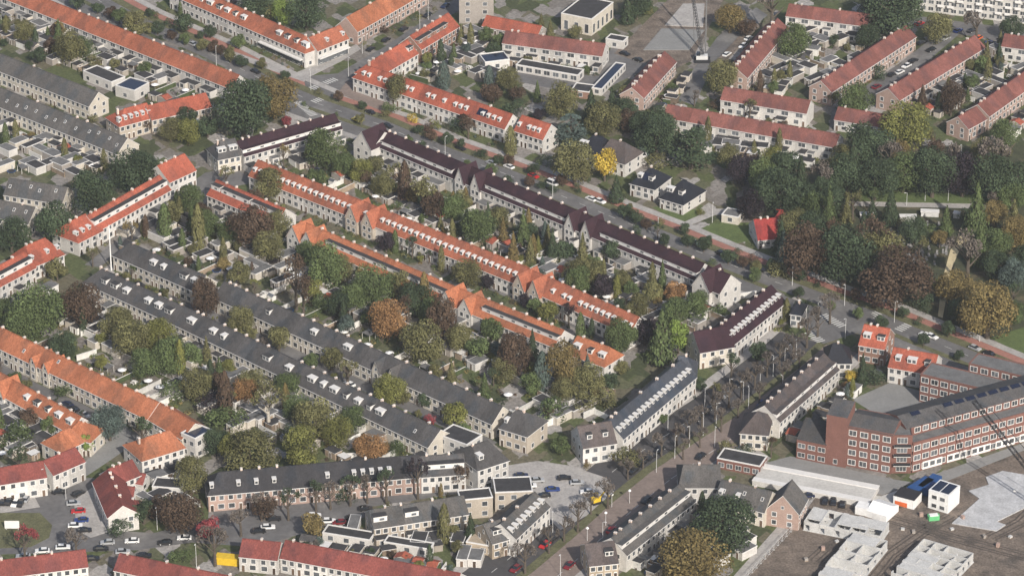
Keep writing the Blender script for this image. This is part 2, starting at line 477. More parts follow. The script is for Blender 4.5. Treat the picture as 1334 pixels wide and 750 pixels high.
        for a, c in runs:
            W = round((c - a) * u - (.1 if seg > 4 else .7), 2)
            dd = obj('dormer', dormer_mesh(W, yb_, yD, z0, z1, dtop, dfront, False), ro, (u * (a + c) / 2, 0, 0))
            k = c - a; wh_ = round(min(.8, z1 - z0 - .65), 2)
            for q in range(k): obj('window', window_mesh(1.5, wh_), dd, (-W / 2 + W * (q + .5) / k + uni(-.6, .6), yD + .003, z0 + .35))
    # flush roof windows
    for i in range(n):
        if rnd() < skyl:
            x = u * (i + uni(.2, .8)); y = w * uni(.3, .6)
            if ing(x, .6) or (dorm and dorm != 'small' and rnd() < .8): continue
            an = math.atan(sl)
            me = cached(('roof_window',), lambda: MB().box(-.45, .45, -.65, .65, 0, .07, 'frame_white').box(-.33, .33, -.52, .52, .071, .085, 'glass'))
            q = obj('roof_window', me, ro, (x, y, zr(y) + .02)); q.rotation_euler = (-an, 0, 0)
    for fr in solar:
        x = L * (1 - fr) if sw else L * fr
        q = obj('solar_panel', MB().box(-2, 2, -1.4, 1.4, 0, .08, 'solar'), ro, (x, w * .5, zr(w * .5) + .06)); q.rotation_euler = (-math.atan(sl), 0, 0)
    # visible end wall windows
    for x, hh, dv, rz in ((0, h0, -d, math.pi / 2), (L, h1, d, -math.pi / 2)):
        if dv.y < -.15:
            xx = -.003 if x == 0 else L + .003
            for z in (.9, he - 2.15):
                for y in (-w * .5, w * .45):
                    if rnd() < (.9 if hh or wins == 2 else .35): obj('window', wv, ro, (xx, y, z), rz)
            if not hh and rnd() < .7: obj('window', window_mesh(.8, 1.0), ro, (xx, 0, he + .7), rz)
    TERR.append(dict(o=o, ang=ang, L=L, w=w, wb=wb, n=n, u=u, garden=garden, back=back, short=short, sheds=sheds, fences=fences, d=d, nv=nv, gab=gab))
    return ro

def flat_building(name, label, short, p0, p1, h, depth, wall='brick', storeys=2, bay=3.2, cat='building', group=None, top='bitumen', winw=1.6, band=None, parapet=.35, z0=0.0, parent=None, sides=True, doors=0, winh=1.5, trim='trim_white', ft=.09):
    o, ang, L, sw = frame(p0, p1, h)
    d = Vector((math.cos(ang), math.sin(ang), 0))
    ro = parent or thing(name, label, cat, o, ang, group)
    if parent: raise ValueError
    PLACES.append(([o + d * (L * k / 4) for k in range(5)], short)); foot(o, ang, 0, L, -depth, 0)
    wm = 'wall_' + wall
    obj('wall', MB().box(0, L, -depth, 0, z0, h, wm), ro)
    rb = MB(); t = .3
    rb.box(t, L - t, -depth + t, -t, h + .002, h + .06, top)
    for a in ((-.06, L + .06, -t, .06), (-.06, L + .06, -depth - .06, -depth + t), (-.06, t, -depth + t, -t), (L - t, L + .06, -depth + t, -t)):
        rb.box(*a, h + .001, h + parapet, trim)
    obj('roof', rb, ro)
    sh = (h - z0) / storeys
    wm_ = window_mesh(winw, min(winh, sh - .9), ft)
    n = max(1, int(L / bay))
    for s in range(storeys):
        for i in range(n):
            x = L * (i + .5) / n
            if s == 0 and i < doors: obj('door', door_mesh(), ro, (x, .003, z0 + .03))
            else: obj('window', wm_, ro, (x, .003, z0 + s * sh + .8))
        if sides:
            m = max(1, int(depth / bay))
            for x, dv, rz in ((0, -d, math.pi / 2), (L, d, -math.pi / 2)):
                if dv.y < -.15:
                    for i in range(m): obj('window', wm_, ro, (-.003 if x == 0 else L + .003, -depth * (i + .5) / m, z0 + s * sh + .8), rz)
    return ro, L, d

def poly_px(pts, z=0.0): return [P(x, y, z) for x, y in pts]
def ground_poly(name, pts, z, mat, kind='structure', road=True, label=None, h=None, world=False):
    w = [Vector((p[0], p[1], 0)) for p in pts] if world else poly_px(pts)
    if road: ROADS.append(w)
    b = MB()
    b.prism([(p.x, p.y) for p in w], z - (h or .05), z, mat)
    o = obj(name, b); tag(o, label, None, None, kind); return o
def offset_line(px, off):
    w = poly_px(px); out = []
    for i, p in enumerate(w):
        a, c = w[max(0, i - 1)], w[min(len(w) - 1, i + 1)]
        d = (c - a).normalized(); out.append(p + Vector((d.y, -d.x, 0)) * off)     # + = to the right of travel
    return out
def strip(name, px, o0, o1, z, mat, road=True, h=None, label=None):
    a, b = offset_line(px, o0), offset_line(px, o1)
    return ground_poly(name, [(p.x, p.y) for p in a] + [(p.x, p.y) for p in reversed(b)], z, mat, road=road, world=True, h=h, label=label)
# ------------------------------------------------------------------ ground, roads, paving
g = MB(); g.face([(-2500, -1400, 0), (2500, -1400, 0), (2500, 3000, 0), (-2500, 3000, 0)], 'garden_ground')
tag(obj('ground', g), kind='structure')
MAIN = [(120, -25), (200, 18), (300, 62), (370, 97), (436, 125), (520, 153), (600, 187), (684, 217), (754, 244), (816, 270), (879, 294), (949, 323), (1032, 355), (1100, 380), (1165, 402), (1225, 427), (1275, 447), (1345, 476), (1420, 506)]
strip('pavement', MAIN, -4.6, -1.6, .12, 'paving', h=.14)
strip('cycle_path', MAIN, -1.5, 1.7, .05, 'cycle_red')
strip('verge', MAIN, 1.8, 5.4, .10, 'verge', h=.12)
strip('road', MAIN, 5.5, 13.2, .04, 'asphalt')
strip('verge', MAIN[4:13], 13.3, 15.4, .10, 'verge', h=.12)
strip('verge', MAIN[14:], 13.3, 15.4, .102, 'verge', h=.12)
strip('road', MAIN, 15.5, 22.0, .045, 'asphalt')
strip('pavement', MAIN[:13], 22.1, 25.0, .12, 'paving', h=.14)
strip('pavement', MAIN[15:], 22.1, 25.0, .121, 'paving', h=.14)
AVE = [(640, 790), (700, 742), (752, 698), (800, 655), (850, 615), (900, 582), (960, 543), (1010, 505), (1050, 474), (1078, 449)]
strip('road', AVE, -17.5, -3.6, .03, 'asphalt_tree_shade')
strip('median_strip', AVE, -3.5, -.6, .06, 'verge', h=.1)
strip('road', AVE, -.5, 11.0, .035, 'brick_road')
strip('pavement', AVE, 11.1, 14.5, .124, 'paving', h=.14)
strip('pavement', AVE, -21.0, -17.6, .127, 'paving', h=.14)
ground_poly('road', [(1040, 418), (1078, 388), (1108, 392), (1140, 412), (1120, 432), (1072, 448)], .052, 'asphalt')
ground_poly('road', [(395, 100), (440, 96), (500, 62), (560, 22), (600, -6), (630, -6), (585, 22), (520, 66), (470, 104), (440, 128), (400, 122)], .058, 'asphalt')
ground_poly('pavement', [(384, 96), (402, 101), (445, 80), (470, 64), (464, 58), (436, 74)], .13, 'paving', h=.14)
ground_poly('pavement', [(300, 66), (384, 96), (402, 102), (396, 107), (290, 70)], .125, 'paving', h=.14)
ground_poly('pavement', [(440, 122), (500, 146), (516, 140), (468, 112), (452, 106)], .126, 'brick_road', h=.14)
# streets between the terraces
ST1 = [(395, 262), (470, 296), (560, 335), (640, 372), (740, 416), (800, 445)]
strip('street', ST1, -2.6, 2.6, .03, 'asphalt')
ST2 = [(168, 352), (240, 390), (300, 424), (400, 468), (500, 514), (580, 550), (640, 580)]
strip('street', ST2, -2.7, 2.7, .03, 'asphalt')
ST3 = [(-20, 470), (40, 503), (100, 530), (150, 558), (190, 578)]
strip('street', ST3, -2.7, 2.7, .03, 'asphalt')
ground_poly('street', [(150, 545), (172, 560), (160, 588), (120, 615), (95, 630), (80, 622), (112, 600), (140, 575)], .036, 'plaza_grey')
ground_poly('square', [(-10, 642), (60, 640), (100, 622), (122, 622), (146, 690), (200, 694), (270, 676), (470, 650), (480, 672), (330, 712), (250, 706), (180, 716), (-10, 722)], .03, 'asphalt')
ground_poly('pavement', [(96, 652), (124, 632), (150, 690), (118, 700), (100, 690)], .12, 'paving', h=.13)
ground_poly('pavement', [(0, 650), (44, 645), (52, 660), (0, 668)], .12, 'paving', h=.13)
ground_poly('lawn', [(-10, 668), (52, 668), (68, 684), (64, 700), (40, 712), (-10, 714)], .14, 'verge', h=.15)
ground_poly('square', [(660, 606), (700, 600), (742, 606), (790, 622), (800, 640), (770, 668), (730, 690), (712, 672), (700, 648), (664, 632)], .038, 'paving')
ground_poly('street', [(275, 652), (440, 640), (640, 628), (640, 636), (480, 660), (280, 680)], .033, 'asphalt')
ground_poly('street', [(268, 225), (300, 218), (330, 232), (322, 240), (260, 250), (240, 260), (190, 300), (130, 348), (110, 345), (170, 300), (230, 250)], .03, 'asphalt')
# north-east streets
ground_poly('street', [(1080, 168), (1100, 158), (1190, 96), (1262, 34), (1240, 30), (1170, 84), (1084, 142)], .03, 'asphalt')
ground_poly('street', [(884, 130), (905, 138), (925, 92), (955, 60), (1000, 20), (985, 10), (935, 48), (900, 95)], .03, 'asphalt')
ground_poly('street', [(1160, 30), (1340, 60), (1340, 40), (1170, 18)], .034, 'asphalt')
ground_poly('street', [(640, 98), (700, 112), (770, 125), (850, 86), (800, 60), (780, 100), (660, 84)], .03, 'asphalt')
ground_poly('street', [(790, 74), (850, 86), (868, 66), (800, 56)], .034, 'asphalt')
# building site in the north
ground_poly('building_site_ground', [(800, 70), (870, 0), (930, -20), (948, -10), (900, 80), (880, 90), (830, 80)], .045, 'soil')
ground_poly('foundation_slab', [(838, 66), (862, 38), (918, 40), (898, 66)], .30, 'plaza_grey', h=.4)
ground_poly('foundation_slab', [(866, 34), (890, 6), (918, 6), (916, 36)], .34, 'paving', h=.4)
ground_poly('earth_bank', [(926, 88), (980, 30), (990, 34), (934, 92)], .5, 'soil', h=.55)
# avenue school plaza and building site in the south
ground_poly('plaza', [(985, 606), (1030, 594), (1164, 624), (1190, 628), (1150, 644), (1080, 630), (1000, 618)], .05, 'plaza_grey')
ground_poly('path', [(1110, 640), (1148, 646), (1200, 628), (1210, 636), (1160, 660), (1090, 650)], .07, 'paving_pale')
ground_poly('building_site_ground', [(948, 770), (1044, 672), (1062, 648), (1160, 668), (1215, 636), (1312, 588), (1420, 560), (1420, 800), (948, 800)], .04, 'soil')
ground_poly('road', [(920, 790), (1032, 664), (1050, 664), (956, 770), (946, 790)], .06, 'paving')
ground_poly('path', [(1188, 628), (1330, 578), (1335, 586), (1214, 634)], .075, 'plaza_grey')
ground_poly('foundation_slab', [(1240, 682), (1276, 650), (1262, 640), (1288, 632), (1284, 622), (1306, 614), (1340, 620), (1400, 630), (1298, 680), (1310, 684), (1298, 692)], .35, 'concrete', h=.4)
ground_poly('earth_path', [(1050, 664), (1200, 688), (1340, 716), (1340, 724), (1200, 698), (1040, 672)], .06, 'soil')
# courtyard of the brick flats and cemetery
ground_poly('courtyard', [(1110, 520), (1160, 498), (1220, 515), (1250, 535), (1150, 545)], .04, 'plaza_grey')
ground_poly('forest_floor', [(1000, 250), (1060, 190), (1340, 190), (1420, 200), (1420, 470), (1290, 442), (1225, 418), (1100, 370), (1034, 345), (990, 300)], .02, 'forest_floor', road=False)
ground_poly('path', [(1222, 412), (1228, 414), (1240, 350), (1248, 330), (1262, 310), (1252, 306), (1238, 326), (1226, 370)], .03, 'sand_path')
ground_poly('path', [(1100, 268), (1290, 272), (1290, 266), (1100, 262)], .03, 'paving')
ground_poly('lawn', [(1110, 262), (1290, 266), (1290, 254), (1110, 248)], .028, 'lawn', road=False)
ground_poly('lawn', [(1290, 440), (1340, 424), (1340, 466)], .03, 'lawn', road=False)
ground_poly('lawn', [(912, 298), (932, 290), (978, 290), (984, 312), (955, 318)], .03, 'lawn', road=False)
ground_poly('lawn', [(850, 270), (868, 268), (915, 274), (905, 286), (880, 289)], .03, 'lawn', road=False)
ground_poly('path', [(885, 292), (930, 272), (968, 272), (968, 278), (932, 280), (893, 296)], .05, 'paving')
ground_poly('lawn', [(1030, 525), (1085, 520), (1085, 545), (1010, 568)], .03, 'lawn', road=False)
# zebra and lane marks: painted stripes lie on the asphalt
def marks(px, off, z, ln, gap, wd, name='lane_marking'):
    a = offset_line(px, off); b = MB(); s = 0.0
    for i in range(len(a) - 1):
        d = a[i + 1] - a[i]; L = d.length; d.normalize(); nn = Vector((-d.y, d.x, 0)); t = 0.0
        while t + ln < L:
            p, q = a[i] + d * t, a[i] + d * (t + ln)
            b.face([(p - nn * wd)[:2] + (z,), (q - nn * wd)[:2] + (z,), (q + nn * wd)[:2] + (z,), (p + nn * wd)[:2] + (z,)], 'paint_line'); t += ln + gap
    tag(obj(name, b), kind='structure')
marks(MAIN, 9.3, .046, 3, 6, .09)
marks(AVE, 6.8, .042, 3, 6, .09)
marks(AVE, -10.5, .036, 3, 5, .09)
def zebra(a, c, z, wd=1.6):
    a, c = P(*a), P(*c); d = (c - a); L = d.length; d.normalize(); nn = Vector((-d.y, d.x, 0)); b = MB(); t = 0
    while t < L:
        p, q = a + d * t, a + d * (t + .6)
        b.face([(p - nn * wd)[:2] + (z,), (q - nn * wd)[:2] + (z,), (q + nn * wd)[:2] + (z,), (p + nn * wd)[:2] + (z,)], 'paint_line'); t += 1.2
    tag(obj('crossing_marking', b), kind='structure')
zebra((402, 117), (438, 103), .064); zebra((408, 133), (436, 122), .052); zebra((1072, 410), (1098, 425), .058); zebra((1120, 418), (1150, 405), .05); zebra((1070, 445), (1052, 432), .058); zebra((1170, 430), (1192, 418), .05)
zebra((388, 133), (408, 150), .052)

# ------------------------------------------------------------------ terraces (ridge traced end to end)
T = terrace
T('terrace_row', 'long orange-roofed terrace with white rear walls beside the boulevard in the north-west', 'long orange terrace with white rear walls', (10, -21), (312, 98), roof='orange', ext=1, garden=20, sheds=.9, chim=.5, dorm=None, wins=3, jit=.04)
T('terrace_row', 'orange-roofed shop terrace with white dormers running up to the rounded corner', 'orange shop terrace by the crossroads', (232, -25), (409, 52), w=4.6, he=6.4, hr=10.4, hip=(0, 1), dorm='wide', dp=.7, chim=.6, garden=5, sheds=0)
T('terrace_row', 'short orange-roofed shop block with flat awning band on the crossroads corner', 'orange corner shop block', (402, 49), (443, 33), w=4.6, he=6.4, hr=10.4, dorm='small', dp=.5, chim=.4, hip=(0, 0), wall='white')
T('terrace_row', 'orange-roofed terrace climbing the side street from the shop corner', 'orange terrace on the side street', (451, 23), (545, -30), w=5.0, he=5.8, hr=10.4, roof='orange2', chim=.4, garden=5, sheds=0, wall='pinkbrick')
T('terrace_row', 'orange-roofed corner terrace with one large white dormer facing the walled yards', 'orange corner terrace opposite the shops', (476, 84), (531, 52), w=4.8, hr=10, roof='orange3', dorm='wide', dp=.25, chim=.6, hip=(1, 0), garden=12, sheds=.6)
T('terrace_row', 'red-orange terrace with long dark dormers set above narrow yards', 'red-orange terrace with dark dormers', (534, 47), (584, 17), w=5.0, hr=10, roof='orange3', wall='brick', dorm='long', dp=.6, seg=2, dfront='wall_brick', chim=.5, garden=14, sheds=.7)
T('terrace_row', 'orange-roofed terrace with paired white dormers along the brick cycle path', 'orange terrace with paired white dormers', (470, 82), (668, 149), w=4.6, he=5.9, hr=10, roof='orange3', dorm='small', dp=.55, chim=.35, garden=6, sheds=0, hip=(1, 0), solar=(.83,))
T('terrace_house', 'orange-roofed end house with red brick gable next to the blue cedar', 'orange end house with brick gable', (680, 150), (718, 162), w=4.8, he=5.8, hr=10, roof='orange3', wall='white', dorm='small', dp=.6, chim=.3)
T('terrace_row', 'low orange-roofed row behind the red terrace and brick flats', 'low orange row by the brick flats', (634, 20), (706, 34), w=4, he=3.4, hr=6.2, roof='orange3', wall='greybrick', chim=0, wins=0)
T('terrace_row', 'red-brown tiled terrace with balconies above a row of white garage doors', 'red-brown terrace above the garages', (659, 40), (789, 57), w=4.4, he=5.8, hr=9, roof='redbrown', wall='white', chim=.4, ext=.6, garden=8, wins=3, sheds=.3)
T('terrace_row', 'short red-brown terrace with bright chimney row beside the fresh concrete slab', 'short red-brown terrace by the slab', (823, 114), (866, 67), w=4.6, he=5.8, hr=9.2, roof='redbrown', wall='pinkbrick', garden=8, wins=2, chim=1, chk=1)
T('terrace_row', 'red-brown terrace with chimney row rising beside the earth bank', 'red-brown terrace beside the earth bank', (958, 88), (1013, 24), w=4.6, he=5.8, hr=9.2, roof='redbrown', wall='pinkbrick', garden=14, chim=1, chk=1)
T('terrace_row', 'red-brown terrace with pale walls at the head of the allotment-like yards', 'red-brown terrace at the head of the yards', (1028, 5), (1144, 20), w=4.4, he=5.8, hr=9, roof='redbrown', wall='white', garden=12, wins=3, ext=.4, chim=.5)
T('terrace_row', 'red-brown terrace with blank pink gable on the uphill street lined with parked cars', 'red-brown terrace on the parking street', (1069, 105), (1180, 33), w=4.7, he=5.8, hr=9.2, roof='redbrown', wall='pinkbrick', garden=6, sheds=0, chim=.7, jit=.04, wins=2)
T('terrace_row', 'long red-brown terrace with broad pink gable opposite the parked cars', 'long red-brown terrace with broad pink gable', (1157, 115), (1270, 46), w=4.9, he=5.8, hr=9.3, roof='redbrown', wall='pinkbrick', garden=14, chim=.7, jit=.04, sheds=.8, ext=.4)
T('terrace_row', 'red-brown terrace climbing past the russet tree and cemetery edge', 'red-brown terrace by the russet tree', (1274, 136), (1372, 67), w=4.7, he=5.8, hr=9.3, roof='redbrown', wall='pinkbrick', garden=10, chim=.7)
T('terrace_house', 'red-brown end house with wide pink gable stepped below its terrace', 'red-brown stepped end house', (1248, 152), (1272, 139), w=4.7, he=5.2, hr=8.6, roof='redbrown', wall='pinkbrick', chim=.3)
T('terrace_row', 'red-brown terrace with white panelled front behind the lower matching row', 'red-brown terrace with white panels', (944, 113), (1056, 131), w=4.4, he=5.8, hr=9, roof='redbrown', wall='white', garden=6, wins=3, ext=.3, chim=.6, sheds=.2)
T('terrace_row', 'long red-brown terrace with chimneys facing the dark trees above the villas', 'long red-brown terrace above the villas', (870, 136), (1094, 175), w=4.4, he=5.8, hr=9, roof='redbrown', wall='white', garden=10, wins=3, ext=.5, chim=.6, sheds=.4)
T('terrace_row', 'small red-brown terrace half hidden behind the big yellow-green tree', 'small half-hidden red-brown terrace', (1092, 139), (1165, 151), w=4.2, he=4.6, hr=7.8, roof='redbrown', wall='white', chim=.6, wins=3)
T('terrace_row', 'red-brown terrace end near the white flats and blue parked cars', 'red-brown terrace end near the white flats', (1309, 44), (1380, 54), w=4.4, he=5.8, hr=9, roof='redbrown', wall='white', wins=3, garden=8)
for nm_, x0_, x1_ in (('terrace_row.001', 1.5, 26), ('terrace_row.002', .5, 99)):
    q = bpy.data.objects[nm_]; wl_ = [k for k in q.children if k.name.startswith('wall')][0]; Lx = max(v.co.x for v in wl_.data.vertices); x1_ = min(x1_, Lx - .3)
    obj('canopy', MB().box(x0_, x1_, 4.61, 6.0, 2.9, 3.35, 'trim_white'), q); obj('shop_front', MB().box(x0_, x1_, 4.61, 4.68, .3, 2.6, 'glass'), q)
# north-west grey roofs
T('terrace_row', 'grey-roofed terrace ending in a tall blank cream gable', 'grey terrace with the cream gable', (-15, 64), (128, 120), w=4.8, he=6, hr=10, roof='grey', wall='cream', jit=.05, chim=.1, garden=5, sheds=0)
T('terrace_row', 'grey-roofed terrace dotted with small pale roof windows', 'grey terrace dotted with roof windows', (-15, 108), (166, 180), w=5.4, he=5.4, hr=9.6, roof='grey', wall='cream', skyl=1.0, chim=.2, garden=9, sheds=.5, jit=.04, ext=.4)
T('terrace_row', 'short grey terrace with cream end gable below the shrubby yards', 'short grey terrace below shrubby yards', (12, 232), (88, 244), w=5.0, he=5.4, hr=9.4, roof='grey', wall='cream', skyl=.8, chim=.2)
T('terrace_row', 'grey-roofed terrace at the edge of the tall dark green trees', 'grey terrace by the dark green trees', (-20, 256), (46, 270), w=5.0, he=5.4, hr=9.4, roof='grey', wall='cream', skyl=.8, chim=.2)
T('terrace_row', 'bent orange terrace with grey brick front at the foot of the big oak', 'bent orange terrace by the big oak', (190, 138), (268, 121), w=4.8, he=6, hr=9.6, roof='orange3', wall='beige', chim=.2, garden=4, sheds=0)
T('terrace_house', 'hipped orange corner house with three small white dormers', 'hipped orange corner house', (146, 146), (191, 134), w=5, he=6, hr=9.8, roof='orange3', wall='beige', hip=(1, 0), dorm='small', dp=.9, chim=.2)
T('terrace_row', 'orange terrace with continuous white rear dormer below the dark green trees', 'orange terrace below the dark green trees', (113, 281), (208, 228), w=4.8, he=5.8, hr=10, roof='orange3', dorm='long', dp=1, seg=30, chim=.7, garden=12, sheds=.5, ext=.4)
T('terrace_house', 'high orange-roofed corner house at the upper end of the dormer terrace', 'high orange corner house', (205, 216), (240, 200), w=5.6, he=6.2, hr=10.8, roof='orange3', chim=.6, wall='white')
T('terrace_house', 'broad orange-roofed gatehouse with small dormer at the lower end of the dormer terrace', 'broad orange gatehouse', (84, 292), (116, 276), w=6.2, he=5.4, hr=10.4, roof='orange3', dorm='small', dp=.6, chim=.5, hip=(.5, .3))
T('terrace_house', 'twin orange-roofed gatehouse across the lane with white dormer', 'twin orange gatehouse', (28, 322), (68, 306), w=6.0, he=5.4, hr=10.4, roof='orange3', dorm='small', dp=.6, chim=.5, hip=(.3, .5))
T('terrace_row', 'orange terrace with white dormer strip leaving the frame beyond the gatehouse', 'orange terrace beyond the gatehouse', (-30, 361), (32, 328), w=4.8, he=5.8, hr=10, roof='orange3', dorm='long', dp=1, seg=30, chim=.7, garden=10, ext=.4)
# purple rows
T('terrace_row', 'dark purple terrace with white chimneys and continuous white dormer under the big oak', 'dark purple terrace under the big oak', (308, 184), (436, 148), w=4.9, he=5.8, hr=9.8, roof='purple', dorm='long', dp=1, seg=40, chim=1, lower=.84, dh=1.25, dtop='roof_purple', ext=.6, garden=12, sheds=.4, jit=.1)
T('corner_house', 'slate hipped corner house with white dormer at the end of the purple terrace', 'slate corner house', (276, 186), (306, 180), w=5.2, he=6.2, hr=10.6, roof='slate', wall='cream', dorm='wide', dp=.6, hip=(.6, 0), chim=.5, cat='house')
T('terrace_row', 'very long dark purple terrace with white chimneys and twin steep gables on the main road', 'long purple terrace on the main road', (500, 169), (918, 343), w=4.9, he=6.0, hr=10.2, unit=5.4, roof='purple', dorm='long', dp=1, seg=40, chim=1, lower=.84, dh=1.25, dtop='roof_purple', ext=1, garden=22, jit=.1,
  gables=((.285, 4.6, .8, 11.4, 'white'), (.335, 4.6, .8, 11.4, 'white'), (.63, 4.6, .8, 11.4, 'white'), (.68, 4.6, .8, 11.4, 'white')), sheds=.9)
T('corner_house', 'white end house with tall blank gable at the north end of the purple terrace', 'white purple-row end house', (486, 166), (501, 172), w=5.6, he=6.6, hr=10.6, roof='purple', wall='white', chim=.5, cat='house', ext=1, gables=((.35, 9.0, 2.0, 12.2, 'white'),))
T('corner_house', 'white stepped-gable house with purple side roof closing the long purple terrace', 'white stepped-gable house', (922, 346), (952, 358), w=5.4, he=6.8, hr=11.6, roof='purple', wall='white', chim=1, cat='house', gables=((.3, 7.6, 1.5, 12.4, 'white'),), garden=8)
# orange centre rows
T('terrace_row', 'orange terrace of small white twin dormers behind the bare street trees', 'orange terrace of small twin dormers', (336, 208), (466, 259), w=4.8, he=5.6, hr=10, roof='orange', dorm='small', dp=1, chim=.8, garden=3, sheds=0, back=20)
T('terrace_row', 'long middle orange terrace with twin gables and an even line of white dormers', 'middle orange terrace with twin gables', (466, 259), (690, 349), w=4.8, he=5.6, hr=10, roof='orange', dorm='small', dp=1, chim=.8, garden=3, sheds=0, back=20,
  gables=((.035, 5.4, 1.6, 10.6, 'beige'), (.13, 5.4, 1.6, 10.6, 'beige')))
T('terrace_row', 'orange terrace with twin gables at its upper end running down to the tall conifers', 'orange terrace running to the conifers', (690, 350), (833, 413), w=4.8, he=5.6, hr=10, roof='orange', dorm='small', dp=.9, chim=.8, garden=3, sheds=0, back=18,
  gables=((.02, 5.4, 1.6, 10.6, 'beige'), (.16, 5.4, 1.6, 10.9, 'beige')))
T('terrace_row', 'short orange terrace with white dormer strip among olive trees', 'short orange terrace among olive trees', (282, 234), (372, 272), w=4.8, he=5.4, hr=9.4, roof='orange3', dorm='long', dp=.9, seg=3, chim=.5, lower=.6, garden=14, ext=.5)
T('terrace_row', 'orange terrace with broad twin hipped gables and unbroken white rear dormer', 'orange terrace with unbroken white dormer', (392, 287), (588, 371), w=5.0, he=5.6, hr=9.6, roof='orange2', dorm='long', dp=1, seg=40, chim=.9, lower=.66, dh=1.3, garden=20, ext=.5,
  gables=((.03, 6.2, 1.0, 10.4, 'white'), (.12, 6.0, .6, 10.2, 'white')))
T('terrace_row', 'orange terrace below the olive tree with twin gables and red lower roof band', 'orange terrace below the olive tree', (588, 371), (735, 430), w=5.0, he=5.6, hr=9.6, roof='orange2', dorm='long', dp=1, seg=40, chim=.9, lower=.66, dh=1.3, garden=20, ext=.6,
  gables=((.06, 6.2, 1.0, 10.6, 'white'), (.22, 6.0, .6, 10.3, 'white')))
T('terrace_house', 'orange-roofed end house with wide white dormer among tall trees', 'orange end house with wide dormer', (752, 437), (800, 454), w=5.2, he=5.4, hr=9.6, roof='orange2', dorm='wide', dp=.8, chim=.5, hip=(0, .3), garden=8)
# grey rows
T('terrace_row', 'upper grey slate terrace beginning at the tall mast with a hipped end', 'upper grey terrace by the mast', (160, 312), (268, 359), w=4.8, he=5.6, hr=9.6, roof='slate', wall='cream', chim=.7, dorm='wide', dp=.15, skyl=.2, garden=3, sheds=0, back=18, hip=(.7, 0), jit=.04)
T('terrace_row', 'very long plain grey slate terrace in the centre with two small white gables', 'long plain grey slate terrace', (292, 366), (655, 529), w=4.8, he=5.6, hr=9.8, roof='slate', wall='cream', chim=.8, dorm='wide', dp=.09, skyl=.16, garden=4, sheds=0, back=18, jit=.05,
  gables=((.60, 3.4, .5, 9.4, 'cream'), (.655, 3.4, .5, 9.4, 'cream')))
T('corner_house', 'hipped slate corner house with brown brick side facing the small square', 'hipped slate corner house', (664, 530), (700, 541), w=6.0, he=6.4, hr=10.8, roof='slate', wall='beige', hip=(.4, .9), dorm='small', dp=.7, chim=.4, cat='house')
T('terrace_row', 'lower grey slate terrace with scattered wide white dormers and pale rear wall', 'lower grey terrace with white dormers', (124, 346), (250, 404), w=5.4, he=5.4, hr=9.4, roof='slate', wall='cream', chim=.8, dorm='wide', dp=.6, skyl=.6, garden=20, ext=.7, hip=(.6, 0), jit=.06)
T('terrace_row', 'long lower grey slate terrace with white box dormers and gardens behind', 'long lower grey terrace with box dormers', (250, 404), (574, 559), w=5.4, he=5.4, hr=9.4, roof='slate', wall='cream', chim=.8, dorm='wide', dp=.45, skyl=.5, garden=20, ext=.8, jit=.06)
# south-west orange rows
T('terrace_row', 'patchy orange terrace with each house in its own roof shade and a pale double gable', 'patchy orange terrace', (-25, 414), (207, 524), w=5.0, he=5.8, hr=9.6, roof='orange2', wall='cream', chim=.9, garden=4, sheds=0, back=16, jit=.2, gables=((.37, 3.0, .5, 8.6, 'cream'), (.44, 3.0, .5, 8.6, 'cream')), skyl=.15)
T('terrace_row', 'orange roof end of the patchy terrace with a dark flat box on its corner', 'orange end of the patchy terrace', (208, 524), (254, 551), w=5.2, he=5.8, hr=9.4, roof='orange2', wall='cream', chim=.8, jit=.15, dorm='long', dp=.6, seg=1)
T('corner_house', 'bright orange hipped corner house above the red-roofed yards', 'bright orange hipped corner house', (172, 575), (228, 558), w=6.0, he=5.4, hr=9.2, roof='orange2', wall='white', hip=(.8, .3), chim=.5, cat='house', garden=8)
T('terrace_row', 'orange terrace with white dormers and steep double gable on the west edge', 'orange terrace on the west edge', (-20, 474), (106, 543), w=4.6, he=5.2, hr=9.0, roof='orange2', wall='white', chim=.7, dorm='wide', dp=.6, garden=14, gables=((.28, 5, .8, 9.8, 'white'),), ext=.5)
T('corner_house', 'bright orange hipped house with lime bush at its corner', 'bright orange house with lime bush', (92, 546), (126, 553), w=4.6, he=5.4, hr=9.0, roof='orange2', wall='cream', hip=(.6, .8), chim=.4, cat='house')
T('corner_house', 'bright orange hipped house joined to the curved red shop row', 'bright orange house by the red shops', (66, 568), (98, 553), w=4.6, he=5.4, hr=9.2, roof='orange2', wall='cream', hip=(.8, .5), chim=.4, cat='house')
T('terrace_row', 'red-roofed white shop row facing the small square', 'red shop row on the square', (-20, 612), (56, 600), w=4.6, he=6.6, hr=9.6, roof='red', wall='white', chim=.4, jit=.05)
T('terrace_row', 'red-roofed white shop row turning up the side street', 'red shop row up the side street', (56, 600), (98, 582), w=4.6, he=6.6, hr=9.6, roof='red', wall='white', chim=.4, jit=.05)
T('terrace_row', 'red-roofed white row with three rear wings and blank white gable end', 'red row with blank white gable', (140, 611), (160, 658), w=4.6, he=5.6, hr=9.0, roof='red', wall='white', chim=.8, jit=.05, garden=0)
T('terrace_house', 'red-roofed link house behind the bright orange corner', 'red link house', (140, 611), (172, 598), w=4.2, he=5.4, hr=8.8, roof='red', wall='white', chim=.6)
for k, (a, c) in enumerate((((162, 612), (190, 617)), ((158, 632), (176, 634)), ((162, 650), (184, 652)))):
    T('rear_wing', ['red-roofed upper rear wing of the white gabled row', 'red-roofed middle rear wing of the white gabled row', 'red-roofed lower rear wing of the white gabled row'][k], 'red rear wings', a, c, w=2.4, he=3.2, hr=5.4, roof='red', wall='white', chim=.2, wins=0, cat='outbuilding', doors=False)
